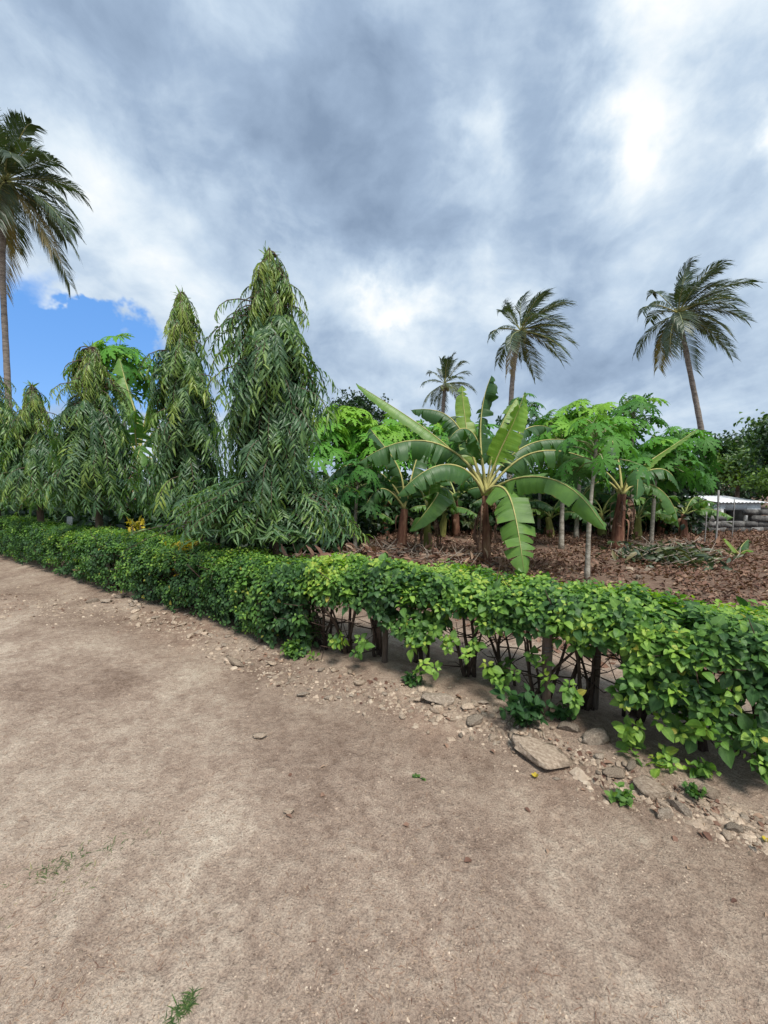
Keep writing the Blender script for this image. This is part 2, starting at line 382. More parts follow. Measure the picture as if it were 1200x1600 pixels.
M['fruit'] = rough_mat('papaya_fruit', (0.20, 0.22, 0.04), (0.42, 0.30, 0.05), 2, rough=0.5, bump=0.1)
M['twig'] = rough_mat('dead_twig', (0.12, 0.09, 0.07), (0.27, 0.22, 0.18), 8, (0.42, 0.37, 0.31), bump=0.4)
M['mound'] = rough_mat('brown_mound', (0.035, 0.02, 0.015), (0.09, 0.05, 0.036), 9, (0.16, 0.10, 0.07), bump=1.0, bscale=30)

def ground_material():
    m = bpy.data.materials.new('bare_earth'); m.use_nodes = True; N = NT(m.node_tree)
    p = N.n('ShaderNodeNewGeometry').outputs['Position']
    plot = N.n('ShaderNodeAttribute', attribute_name='plot').outputs['Fac']
    # local frame along the drive for worn streaks
    rot = N.n('ShaderNodeVectorRotate', rotation_type='Z_AXIS', inp={'Vector': p, 'Angle': math.radians(38)}).outputs[0]
    big = N.noise(N.vm('MULTIPLY', rot, (0.7, 1.0, 1)), 1.0, 6, 0.62, 0.4)
    mid = N.noise(N.vm('MULTIPLY', rot, (2.6, 3.3, 1)), 1.0, 7, 0.68, 0.3)
    fine = N.noise(p, 26.0, 6, 0.72); grain = N.noise(p, 130.0, 4, 0.7)
    scuff = N.noise(N.vm('MULTIPLY', rot, (9.0, 12.5, 1)), 1.0, 6, 0.7, 0.8)
    clod = N.noise(p, 11.0, 5, 0.7, 0.6)
    f = N.m('ADD', N.m('MULTIPLY', big, 0.62), N.m('MULTIPLY', mid, 0.38))
    f = N.m('ADD', f, N.m('MULTIPLY', N.m('SUBTRACT', clod, 0.5), 0.28))
    f = N.m('SUBTRACT', f, 0.08)
    f = N.m('ADD', f, N.m('MULTIPLY', scuff, 0.22))
    f = N.m('ADD', f, N.m('MULTIPLY', fine, 0.30))
    f = N.m('SUBTRACT', f, 0.18)
    c = N.ramp(f, [(0.30, (0.150, 0.103, 0.076)), (0.42, (0.255, 0.188, 0.145)), (0.51, (0.340, 0.262, 0.204)), (0.60, (0.435, 0.352, 0.278)), (0.71, (0.55, 0.47, 0.375))])
    red = N.smooth(N.noise(p, 0.55, 4, 0.6), 0.50, 0.68)
    c = N.mix(N.m('MULTIPLY', red, 0.5), c, N.vm('MULTIPLY', c, (1.02, 0.86, 0.80)))
    gr = N.ramp(grain, [(0.30, (0.50, 0.47, 0.46)), (0.5, (1, 1, 1)), (0.72, (1.4, 1.38, 1.35))])
    c = N.mix(0.75, c, c, 'MIX'); c = N.vm('MULTIPLY', c, gr)
    vor = N.n('ShaderNodeTexVoronoi', inp={'Vector': p, 'Scale': 34.0, 'Randomness': 1.0})
    speck = N.m('MULTIPLY', N.m('LESS_THAN', vor.outputs['Distance'], 0.16), N.m('GREATER_THAN', N.n('ShaderNodeSeparateXYZ', inp={0: vor.outputs['Color']}).outputs[0], 0.72))
    c = N.mix(N.m('MULTIPLY', speck, 0.55), c, (0.10, 0.068, 0.05))
    # darker, slightly redder mottled earth along and under the foot of the hedge
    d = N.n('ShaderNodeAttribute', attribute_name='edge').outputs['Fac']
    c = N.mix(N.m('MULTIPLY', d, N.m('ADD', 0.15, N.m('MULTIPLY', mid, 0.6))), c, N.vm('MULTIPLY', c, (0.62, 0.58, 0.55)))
    lit = N.ramp(N.m('ADD', N.m('MULTIPLY', fine, 0.6), N.m('MULTIPLY', mid, 0.4)), [(0.35, (0.10, 0.062, 0.045)), (0.55, (0.20, 0.135, 0.10)), (0.7, (0.32, 0.245, 0.19))])
    c = N.mix(plot, c, lit)
    h = N.m('ADD', N.m('ADD', N.m('MULTIPLY', fine, 0.6), N.m('MULTIPLY', clod, 0.9)), N.m('ADD', N.m('MULTIPLY', grain, 0.22), N.m('MULTIPLY', scuff, 0.8)))
    bp = N.n('ShaderNodeBump', inp={'Strength': 0.85, 'Distance': 0.03, 'Height': h})
    b = N.n('ShaderNodeBsdfPrincipled', inp={'Base Color': c, 'Roughness': 0.95, 'Specular IOR Level': 0.12, 'Normal': bp.outputs[0]})
    N.link(b.outputs[0], N.n('ShaderNodeOutputMaterial').inputs[0]); return m
M['ground'] = ground_material()

# ------------------------------------------------------------------ ground
def axis(lo, hi, step, far, g=1.16):
    a = list(np.arange(lo, hi + 1e-6, step)); s = step; x = a[-1]
    while x < far: s *= g; x += s; a.append(x)
    s = step; x = a[0]; b = []
    while x > -far: s *= g; x -= s; b.append(x)
    return np.array(b[::-1] + a)
gx, gy = axis(-8, 5, 0.045, 450), axis(0.3, 7.5, 0.04, 450)
GX, GY = np.meshgrid(gx, gy)
GZ = gh(GX, GY) * np.clip(1 - (np.hypot(GX, GY) - 30) / 30, 0, 1)
SD = side_of_hedge(GX, GY)
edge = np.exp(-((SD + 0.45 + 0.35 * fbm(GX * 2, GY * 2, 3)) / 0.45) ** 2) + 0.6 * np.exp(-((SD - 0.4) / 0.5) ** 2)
plot = np.clip((SD - 1.2 + 0.9 * fbm(GX * 1.2, GY * 1.2, 3)) / 0.8, 0, 1)
V = np.stack([GX, GY, GZ], -1).reshape(-1, 3); nx, ny = len(gx), len(gy)
I = np.arange(nx * ny).reshape(ny, nx)
F = np.stack([I[:-1, :-1], I[:-1, 1:], I[1:, 1:], I[1:, :-1]], -1).reshape(-1, 4)
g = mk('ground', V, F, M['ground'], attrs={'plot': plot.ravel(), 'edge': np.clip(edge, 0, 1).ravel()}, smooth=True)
tag(g, 'bare brown earth drive and plot floor', 'ground', kind='structure')

# ------------------------------------------------------------------ leaf litter on the plot (nobody could count it)
def litter():
    n = 58000
    x = rng.uniform(-7, 14, n); y = 3.0 + (rng.random(n) ** 1.25) * 12.0
    sd = side_of_hedge(x, y); k = (sd > 1.25 + 0.5 * rng.random(n)) & (fbm(x * 0.9, y * 0.9, 3) > -0.16 + 0.2 * (rng.random(n) - 0.5))
    x, y = x[k], y[k]; n = len(x)
    d = rand_dirs(n); d[:, 2] *= 0.45; up = rand_dirs(n) * 0.75 + np.array([0, 0, 1.0])
    T = np.stack([x, y, gh(x, y) + 0.005 + 0.09 * rng.random(n) ** 2], -1)
    S = np.stack([rng.uniform(.028, .07, n), rng.uniform(.045, .125, n), rng.uniform(.05, .10, n)], -1)
    tm = leaf_tmpl([0.05, 0.42, 0.36, 0.02], 0.6, 0.5, 0.06)
    t = np.clip(rng.beta(2, 2.6, n) + 0.25 * fbm(x, y, 2), 0.02, 0.98)
    V, F, A = scatter(tm, frames(d, up), T, S, t)
    o = mk('leaf_litter', V, F, M['dry'], attrs={'tint': A}, smooth=True)
    tag(o, 'brown dry leaf litter covering the plot behind the hedge', 'leaf litter', kind='stuff')
litter()

# ------------------------------------------------------------------ hedge
def hedge():
    base = fl_at(np.array(9.0)); root = empty('hedge', (0, 0, 0))
    tag(root, 'long clipped green hedge running across the picture beside the drive', 'hedge')
    S0, S1 = FS[0] + 0.3, FS[-1] - 0.8
    HW = 0.40
    def top(s): return 0.84 + 0.09 * np.clip((np.asarray(s) - FS[10]) / 0.9, 0, 1) + 0.05 * np.sin(s * 1.3) + 0.10 * fbm(np.asarray(s) * 2.1, np.asarray(s) * 0.3 + 4, 3)
    s_mid = FS[7] - 0.35                     # where the dense half gives way to the leggy half
    n = 14500
    # sample more closely where the hedge is near
    s = rng.uniform(S0, S1, n * 4); near = np.clip(4.5 / np.hypot(*fl_at(s).T), 0.30, 1.0)
    s = s[rng.random(len(s)) < near][:n]; n = len(s)
    which = rng.random(n)
    H = top(s)
    w = np.zeros(n); z = np.zeros(n); out = np.zeros((n, 3)); nr = fl_nrm(s); tg = np.stack([nr[:, 1], -nr[:, 0]], -1)
    topm = which < 0.42; fr = (which >= 0.42) & (which < 0.84); bk = (which >= 0.84) & (which < 0.91); ins = which >= 0.91
    u = rng.random(n)
    w[topm] = (u[topm] * 2 - 1) * HW * 1.05; z[topm] = H[topm] - 0.03 - 0.12 * np.abs(w[topm] / HW) ** 3 - 0.12 * rng.random(topm.sum()) ** 2
    out[topm, 2] = 1; out[topm, :2] += nr[topm] * (w[topm] / HW)[:, None] * 0.5
    lo = np.where(s < s_mid, 0.05, 0.16)
    z[fr] = lo[fr] + u[fr] ** np.where(s[fr] < s_mid, 0.85, 0.62) * (H[fr] - 0.06 - lo[fr])
    dep = rng.random(n) ** 1.6 * 0.30
    belly = 0.09 * np.sin(np.clip(z / np.maximum(H, .1), 0, 1) * math.pi)
    w[fr] = -HW - belly[fr] + dep[fr] + 0.06; out[fr, :2] = -nr[fr] * 0.8; out[fr, 2] = 0.45
    z[bk] = 0.2 + u[bk] * (H[bk] - 0.25); w[bk] = HW; out[bk, :2] = nr[bk] * 0.8; out[bk, 2] = 0.4
    w[ins] = (u[ins] * 2 - 1) * HW; z[ins] = 0.35 + rng.random(ins.sum()) * (H[ins] - 0.4); out[ins, 2] = 0.8
    # gaps
    a = fl_at(s)
    gapn = fbm(s * 2.4 + 3.1, z * 3.2 + 1.7, 3)
    keep = np.ones(n, bool)
    leg = (s > s_mid) & ~topm
    zz = z / H
    keep &= ~(leg & (gapn < np.where(zz > 0.70, -0.09, np.where(zz > 0.45, 0.015, 0.07)) - 0.03 * (s > FS[11])))
    keep &= ~(~leg & fr & (gapn < -0.17))
    keep &= ~(topm & (gapn < -0.24))
    keep &= ~(ins & (s > s_mid) & (z < 0.5))
    lump = 0.13 * fbm(s * 5, z * 6 + 9 + w * 4, 3)
    w = w + lump * np.sign(w); z = z + np.where(topm, lump * 1.2, 0)
    C = np.zeros((n, 3)); C[:, :2] = a + nr * (HW + 0.02 + w)[:, None]; C[:, 2] = z + gh(C[:, 0], C[:, 1])
    C = C[keep]; out = nrm(out[keep] + 0.5 * rand_dirs(keep.sum())); s = s[keep]; topm = topm[keep]; fr = fr[keep]; z = z[keep]
    n = len(C)
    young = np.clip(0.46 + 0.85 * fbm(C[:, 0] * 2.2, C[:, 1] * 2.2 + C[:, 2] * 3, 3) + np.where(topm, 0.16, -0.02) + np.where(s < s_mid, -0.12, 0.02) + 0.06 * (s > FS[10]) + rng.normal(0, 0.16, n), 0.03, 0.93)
    # low sprigs hanging out of the leggy half
    ex, eo = [], []
    for (px, py) in [(985, 1165), (1035, 1185), (1100, 1195), (1085, 1150), (1050, 1130), (990, 1140), (905, 1085), (960, 1080), (1120, 1130), (1150, 1160), (780, 1060), (700, 1010), (640, 1000), (560, 1010), (525, 1000), (485, 1040), (455, 1015), (1180, 1190), (1010, 1080), (845, 1040), (745, 1010), (660, 1040), (1140, 1085), (1075, 1085)]:
        yl = np.interp((px - 600) / 640 * 2.6, FL[:, 0], FL[:, 1])
        for it in range(12):
            X_ = pt(px, py, yl)[0]; yl = .5 * yl + .5 * (np.interp(X_, FL[:, 0], FL[:, 1]) + .02)
        p_ = pt(px, py, yl)
        for q_ in range(3): ex.append(p_ + rng.normal(0, .035, 3)); eo.append(nrm(np.array([-.4, -.6, .5]) + .5 * rng.normal(size=3)))
    m_ = len(ex); C = np.concatenate([C, np.array(ex)]); out = np.concatenate([out, np.array(eo)]); s = np.concatenate([s, np.full(m_, S1)]); topm = np.concatenate([topm, np.zeros(m_, bool)]); fr = np.concatenate([fr, np.ones(m_, bool)]); young = np.concatenate([young, rng.uniform(.55, .9, m_)]); n = len(C)
    # rosettes of leaves at twig tips
    k = 8
    ang = (np.arange(k) * 2.4)[None] + rng.random((n, 1)) * 6.3
    ref = nrm(np.cross(out, rand_dirs(n))); ref2 = np.cross(out, ref)
    rad = np.cos(ang)[..., None] * ref[:, None] + np.sin(ang)[..., None] * ref2[:, None]
    lift = np.linspace(0.9, 0.05, k)[None, :, None] + 0.25 * rng.normal(size=(n, k, 1))
    D = nrm(rad + out[:, None] * lift + np.array([0, 0, -0.22]))
    NR = nrm(out[:, None] + np.array([0, 0, 0.55]) - 0.4 * rad * lift + 0.25 * rng.normal(size=(n, k, 3)))
    T = C[:, None] + out[:, None] * (np.linspace(0.035, -0.035, k)[None, :, None]) + rad * 0.012
    size = np.linspace(0.45, 1.05, k)[None] * rng.uniform(0.7, 1.25, (n, k)) * (0.048 + 0.016 * np.clip(4.4 - np.hypot(C[:, 0], C[:, 1]), 0, 1))[:, None] * np.where(young < 0.25, 1.1, 1.0)[:, None]
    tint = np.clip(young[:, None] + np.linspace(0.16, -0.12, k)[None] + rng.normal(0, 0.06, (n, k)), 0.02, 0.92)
    yel = rng.random((n, k)) < 0.006; tint[yel] = 1.0; size = size * np.where(rng.random((n, k)) < .12, 1.35, 1.0)
    T = T.reshape(-1, 3); D = D.reshape(-1, 3); NR = NR.reshape(-1, 3); size = size.ravel(); tint = tint.ravel()
    tm = leaf_tmpl([0.06, 0.33, 0.38, 0.26, 0.02], 0.35, 0.36, 0.035)
    d = np.linalg.norm(T - np.array([0, 0, 1.6]), axis=1)
    face = np.abs(np.einsum('ij,ij->i', frames(D, NR)[:, :, 2], nrm(np.array([0, 0, 1.6]) - T)))
    vis = (np.repeat(topm | fr, k) & (np.abs(T[:, 0] / np.maximum(T[:, 1], .1)) < 0.93)).astype(float)
    depthfront = side_of_hedge(T[:, 0], T[:, 1])
    score = size / d * (0.3 + face) * vis * np.where(np.repeat(topm, k), 1.0, np.where(depthfront < 0.16, 1.0, 0.2))
    S3 = np.stack([size * rng.uniform(0.85, 1.15, len(size)), size, size], -1)
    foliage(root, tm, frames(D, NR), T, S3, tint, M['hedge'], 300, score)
    # woody plants of the hedge: stems that fork and spread
    sp = np.arange(S0 + 0.2, S1, 0.30)
    for si in sp:
        si = si + rng.uniform(-.08, .08); b2 = fl_at(np.array(si)) + fl_nrm(np.array(si)) * (HW + rng.uniform(-.10, .10))
        if np.hypot(*b2) > 8: continue
        b = np.array([b2[0], b2[1], gh(b2[0], b2[1]) - 0.03]); mb = MB(); nr2 = fl_nrm(np.array(si)); tg2 = np.array([nr2[1], -nr2[0]])
        for j in range(rng.integers(4, 7)):
            b0 = b + np.array([*(rng.normal(0, .04, 2)), 0]); ex = tg2 * rng.normal(0, 0.16) + nr2 * rng.normal(-0.05, 0.15)
            p1 = b0 + np.array([ex[0] * .3, ex[1] * .3, 0.25]); p2 = b0 + np.array([ex[0], ex[1], rng.uniform(.5, .75)])
            P = bez([b0, p1, p2], np.linspace(0, 1, 6)) + rng.normal(0, .008, (6, 3)); mb.add(*tube(P, np.linspace(.017, .007, 6) * rng.uniform(.7, 1.3), 5))
            for q in range(rng.integers(4, 8)):
                i0 = rng.integers(1, 6); dr = nrm(np.array([*(tg2 * rng.normal(0, 1) + nr2 * rng.normal(-.3, .8)), rng.uniform(-.25, .9)])); L = rng.uniform(.15, .36)
                Q = np.stack([P[i0], P[i0] + dr * L * .5 + rng.normal(0, .02, 3), P[i0] + dr * L + np.array([0, 0, rng.uniform(-.05, .07)])])
                mb.add(*tube(Q, [.006, .004, .002], 4))
        mb.mk('stem', M['stem'], root, smooth=True)
    return root
hedge()

# ------------------------------------------------------------------ mast trees (weeping, clipped high behind the hedge)
def mast_tree(X, Y, H, z0, prof, skirt, label, nb, n_parts, tip_len, seed, yellow=0.0):
    global rng
    old = rng; rng = np.random.default_rng(seed)
    g0 = float(gh(X, Y)); root = empty('mast_tree', (X, Y, g0)); tag(root, label, 'tree', 'weeping mast trees behind the hedge')
    tz = np.linspace(0, H * 0.97, 12); P = np.stack([0.03 * np.sin(tz * 2 + seed), 0.03 * np.cos(tz * 1.7), tz - 0.05], -1)
    mk('trunk', *tube(P, np.interp(tz, [0, H], [.075, .008]), 8), M['bark'], root, smooth=True)
    pz = np.array([p[0] for p in prof]); pr = np.array([p[1] for p in prof])
    Ts, Ds, Ns, Ss, ts, outer = [], [], [], [], [], []
    mb = MB()
    ph = rng.random(4) * 6; nb = int(nb * 1.55); nsk = 430 if skirt else 0
    for b in range(nb + nsk):
        sk_ = b >= nb
        zs = z0 + .05 + rng.random() * .62 if sk_ else z0 + .30 + (H - z0 - .30) * rng.random() ** .82
        a = rng.uniform(0, 2 * math.pi); top_ = zs > H - 0.75
        is_sk = sk_ or (skirt and zs < z0 + .3)
        lump = 0.94 + 0.20 * math.sin(a * 2 + zs * 2.3 + ph[0]) + 0.26 * math.sin(a * 3 - zs * 5.1 + ph[1]) + 0.16 * math.sin(a * 5 + zs * 9 + ph[2])
        if not is_sk and lump < .74 and rng.random() < .6: continue
        r = np.interp(zs, pz, pr) * lump * rng.choice([rng.uniform(.5, .9), rng.uniform(.9, 1.1), rng.uniform(1.1, 1.5)], p=[.37, .5, .13])
        if zs > H - .7 and rng.random() < .30: continue
        o2 = np.array([math.cos(a), math.sin(a), 0]); st = np.array([0, 0, zs])
        drop = rng.uniform(.08, .34) if is_sk else rng.uniform(.28, .60) * (.65 if top_ else 1)
        if is_sk: r *= rng.uniform(.75, 1.15)
        zt = zs - drop; r = max(r, .05)
        if is_sk: r *= 1 - .22 * o2[0]
        e = o2 * r * rng.uniform(.95, 1.12) + np.array([0, 0, zt])
        mid = o2 * r * (0.65 if is_sk else 0.9) + np.array([0, 0, zs + (0.10 if is_sk else min(.06, r * .3))])
        nl = int(rng.integers(14, 22)); t = np.linspace(0.36, 1.0, nl); Pb = bez([st, mid, e], t); Pb[:, 2] = np.maximum(Pb[:, 2], z0 - .02 + .1 * rng.random())
        tan = nrm(np.gradient(Pb, axis=0)); side = nrm(np.cross(tan, o2 + np.array([0, 0, .6]) + .25 * rng.normal(size=3)))
        if b % 3 == 0 or top_: mb.add(*tube(bez([st, mid, e], np.linspace(0, 1, 6)), np.linspace(.010, .003, 6), 4))
        sg = np.where(np.arange(nl) % 2 == 0, 1.0, -1.0)[:, None]
        grav = rng.uniform(-.9, -.2) if not is_sk else rng.uniform(-.35, .05)
        if top_: grav = -1.1
        d = nrm(side * sg * rng.uniform(.65, 1.15) + tan * rng.uniform(.35, .8) + o2 * (0.30 if not is_sk else 0.35) + np.array([0, 0, grav]) + 0.20 * rng.normal(size=(nl, 3)))
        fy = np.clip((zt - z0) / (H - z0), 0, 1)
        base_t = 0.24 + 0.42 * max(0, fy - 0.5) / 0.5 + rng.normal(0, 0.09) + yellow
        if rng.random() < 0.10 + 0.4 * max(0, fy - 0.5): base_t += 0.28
        if is_sk: base_t = 0.34 + rng.normal(0, .09)
        Ts.append(Pb); Ds.append(d); Ns.append(nrm(o2 * .8 + np.array([0, 0, 0.75]) + 0.4 * rng.normal(size=(nl, 3))))
        L = rng.uniform(0.10, 0.175, nl) * (0.85 if is_sk or top_ else 1.0)
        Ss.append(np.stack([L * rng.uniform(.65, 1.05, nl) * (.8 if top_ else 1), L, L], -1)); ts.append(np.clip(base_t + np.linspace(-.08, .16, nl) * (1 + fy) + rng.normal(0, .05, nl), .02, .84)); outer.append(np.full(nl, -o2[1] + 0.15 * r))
    # young shoot at the tip of the leader
    for tier in range(7):
        nl = 6; zt_ = H * .97 - .05 + tier * .028; a_ = np.arange(nl) * 1.05 + tier * .6 + rng.random(nl) * .4; o3 = np.stack([np.cos(a_), np.sin(a_), 0 * a_], -1)
        Ts.append(P[-1] + np.zeros((nl, 3)) + np.array([0, 0, -.05 + tier * .028])); Ds.append(nrm(o3 + np.array([0, 0, -1.2 + tier * .42]) + .3 * rng.normal(size=(nl, 3)))); Ns.append(nrm(o3 * .6 + np.array([0, 0, .6])))
        L = rng.uniform(.09, .16, nl); Ss.append(np.stack([L * .8, L, L], -1)); ts.append(np.clip(.58 + rng.normal(0, .1, nl), .2, .85)); outer.append(np.full(nl, -1.0))
    mb.mk('branches', M['bark'], root)['kind'] = 'stuff'
    T = np.concatenate(Ts); D = np.concatenate(Ds); NR = np.concatenate(Ns); S = np.concatenate(Ss); t = np.concatenate(ts); oc = np.concatenate(outer)
    rr = np.hypot(T[:, 0], T[:, 1]); score = oc + 0.5 * rr
    tm = leaf_tmpl([0.02, 0.085, 0.10, 0.09, 0.06, 0.008], 0.35, 0.45, 0.035)
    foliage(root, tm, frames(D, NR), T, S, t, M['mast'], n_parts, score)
    rng = old

mast_tree(-1.38, 5.15, 4.42, 1.0, [(0.9, .66), (1.25, .80), (1.5, .82), (1.66, .62), (1.85, .42), (2.2, .46), (3.2, .47), (3.6, .42), (3.85, .30), (4.05, .21), (4.25, .16), (4.45, .10)], True, 'tallest weeping mast tree, with a wide grey-green skirt over the hedge', 760, 300, 0, 21)
mast_tree(-2.98, 6.25, 4.42, 1.15, [(1.0, .62), (1.7, .50), (2.4, .42), (3.2, .42), (3.6, .34), (3.9, .20), (4.2, .14), (4.45, .08)], False, 'second tallest weeping mast tree, slim with an olive pointed top', 480, 300, 0, 22, 0.03)
mast_tree(-4.88, 7.0, 3.85, 1.12, [(0.9, .80), (1.6, .66), (2.5, .50), (3.1, .40), (3.5, .26), (3.85, .12)], False, 'cone-shaped weeping mast tree left of the two tall pointed ones', 480, 300, 0, 23, 0.03)
mast_tree(-6.75, 8.0, 3.45, 1.12, [(0.9, .80), (1.6, .62), (2.4, .42), (3.0, .26), (3.45, .10)], False, 'shortest weeping mast tree, narrow and half hidden between its neighbours', 380, 200, 0, 24, 0.05)
mast_tree(-8.45, 8.9, 4.15, 1.12, [(0.9, .9), (1.6, .75), (2.6, .6), (3.3, .42), (3.8, .28), (4.15, .1)], False, 'weeping mast tree cut by the left edge of the picture', 420, 200, 0, 25, 0.10)

# ------------------------------------------------------------------ banana plants
def banana_leaf(parent, C, W, droop=0.5, roll=0.0, t0=0.22, tears=8, tint=0.45, seed=0, n=40, edge_mat=None, blunt=False, mat=None):
    """C: four points of the midrib curve; blade halves hang at angle droop, split at tears"""
    r = np.random.default_rng(seed)
    tt = np.linspace(0, 1, n + 14); P = bez(C, tt); _L = np.linalg.norm(P[-1] - P[0]); P = P + (tt ** 1.2 * np.sin(tt * r.uniform(3, 7) + r.uniform(0, 6)) * .035 * _L)[:, None] * np.array([r.normal(), r.normal(), .6 * r.normal()]); i0 = int(t0 * (n + 13))
    T = nrm(np.gradient(P, axis=0)); up = np.array([0, 0, 1.0])
    S = np.cross(T, up); bad = np.linalg.norm(S, axis=1) < 0.25
    S[bad] = S[bad] + np.cross(T[bad], np.array([0, -1.0, 0.25])) * 0.6
    S = nrm(S); Nn = nrm(np.cross(S, T))
    c, s = math.cos(roll), math.sin(roll); S, Nn = S * c + Nn * s, Nn * c - S * s
    idx = np.arange(i0, len(tt)); m = len(idx); q = np.linspace(0, 1, m)
    wid = W * np.minimum(1, (q / 0.10 + 0.05)) ** 0.6 * np.clip(1 - q ** (5 if not blunt else 9), 0.0, 1) ** 0.65 * (0.93 + 0.07 * np.sin(q * 9))
    V, F, UV = [], [], []; nv = 0
    for sg in (-1, 1):
        cuts = sorted(r.choice(np.arange(2, m - 2), size=min(tears, m - 6), replace=False).tolist()) if tears else []
        bounds = [0] + cuts + [m - 1]
        for a, b in zip(bounds[:-1], bounds[1:]):
            if b <= a: continue
            da = droop + r.normal(0, 0.27 if tears else 0.04); gap = abs(r.normal(0, .04)) if tears else 0; shr = r.uniform(0.82, 1.0) if tears > 6 else r.uniform(.95, 1)
            rows = list(range(a, b + 1)); nu = 5
            for ri, i in enumerate(rows):
                j = idx[i]; f = ri / max(1, len(rows) - 1)
                for u in np.linspace(0, 1, nu):
                    ang = da * (0.55 + 0.6 * u)
                    off = (S[j] * sg * math.cos(ang) - Nn[j] * math.sin(ang)) * wid[i] * shr * u
                    off = off + np.array([0, 0, -0.10 * wid[i] * u * u])
                    off = off + T[j] * ((0.5 - f) * 2 * gap * u * u + 0.12 * wid[i] * u)
                    off = off + Nn[j] * 0.012 * math.sin(i * 1.9 + sg) * u
                    V.append(P[j] + off); UV.append((sg * u, q[i]))
            R = len(rows)
            for ri in range(R - 1):
                for ui in range(nu - 1):
                    A = nv + ri * nu + ui; Q = (A, A + 1, A + nu + 1, A + nu); F.append(Q if sg > 0 else Q[::-1])
            nv += R * nu
    V = np.array(V); o = mk('leaf', V, np.array(F), mat or M['banana'], parent, attrs={'tint': np.full(len(V), tint)}, uv=np.array(UV), smooth=True)
    ks = np.linspace(0, len(tt) - 2, 18).astype(int); tk = tt[ks]
    rad = np.interp(tk, [0, t0, t0 + .1, 1], [W * .085 + .008, W * .05 + .006, W * .045 + .004, .002])
    mk('midrib', *tube(P[ks] + Nn[ks] * 0.004, rad, 6), mat or edge_mat or M['midrib'], o, smooth=True)
    return o

def pseudostem(root, H, r0, r1, mat, lean=(0, 0), seed=0):
    r = np.random.default_rng(seed); z = np.linspace(-0.05, H, 9); f = np.clip(z / H, 0, 1)
    P = np.stack([lean[0] * f ** 1.5, lean[1] * f ** 1.5, z], -1); R = np.interp(f, [0, .06, .3, 1], [r0 * 1.25, r0 * 1.08, r0, r1]) * (1 + 0.05 * r.normal(size=9))
    mk('trunk', *tube(P, R, 10), mat, root, smooth=True)
    # old sheaths peeling off the trunk
    for i in range(3):
        a = r.uniform(0, 6.28); zb = H * r.uniform(.35, .85); d = np.array([math.cos(a), math.sin(a), 0]); pc = np.array([lean[0] * (zb / H) ** 1.5, lean[1] * (zb / H) ** 1.5, zb])
        C = [pc + d * r0 * .8, pc + d * (r0 + .10) + np.array([0, 0, .03]), pc + d * (r0 + .09) - np.array([0, 0, .12]), pc + d * (r0 + .05) - np.array([0, 0, min(zb * .75, .55)])]
        Pq = bez(C, np.linspace(0, 1, 7)); sd = np.cross(d, [0, 0, 1.0]); w = np.array([.02, .035, .045, .04, .03, .02, .005])[:, None]
        V = np.concatenate([Pq - sd * w, Pq + d * .01, Pq + sd * w]); F = [(k, k + 1, k + 8, k + 7) for k in range(6)] + [(k + 7, k + 8, k + 15, k + 14) for k in range(6)]
        mk('dry_sheath', V, np.array(F), M['dry'], root, attrs={'tint': np.full(len(V), r.uniform(.25, .75))}, smooth=True)

def custom_banana(base, Yd, label, crown_px, leaves, r0, mat, seed, group='banana plants on the plot'):
    b = pt(base[0], base[1], Yd); b[2] = gh(b[0], b[1]); root = empty('banana_plant', b); tag(root, label, 'banana plant', group)
    c = pt(crown_px[0], crown_px[1], Yd) - b
    pseudostem(root, c[2], r0, r0 * .62, mat, (c[0], c[1]), seed)
    rr = np.random.default_rng(seed)
    for i, (p1, p2, p3, dy, W, droop, roll, tears, tint) in enumerate(leaves):
        L0 = c + np.array([rr.normal(0, .02), rr.normal(0, .02), -0.03])
        C = [L0, pt(*p1, Yd + dy * .25) - b, pt(*p2, Yd + dy * .65) - b, pt(*p3, Yd + dy) - b]
        banana_leaf(root, C, W, droop, roll, 0.26, tears, tint, seed * 50 + i, edge_mat=M['midrib_edge'])
    for i in range(3 if r0 > .06 else 0):      # dead leaves hanging round the trunk
        a = rr.uniform(0, 6.28); d = np.array([math.cos(a), math.sin(a), 0]); L0 = c + np.array([0, 0, -.08 - .12 * i]); hl = min(c[2] * .75, rr.uniform(.6, 1.0))
        C = [L0, L0 + d * .28 + np.array([0, 0, .08]), L0 + d * .34 + np.array([0, 0, -.3]), L0 + d * .22 + np.array([0, 0, -hl])]
        banana_leaf(root, C, .13, 1.2, rr.uniform(-.5, .5), .2, 12, rr.uniform(.35, .8), seed * 70 + i, n=24, mat=M['dry'])['label'] = 'dead brown leaf hanging along the trunk'
    return root

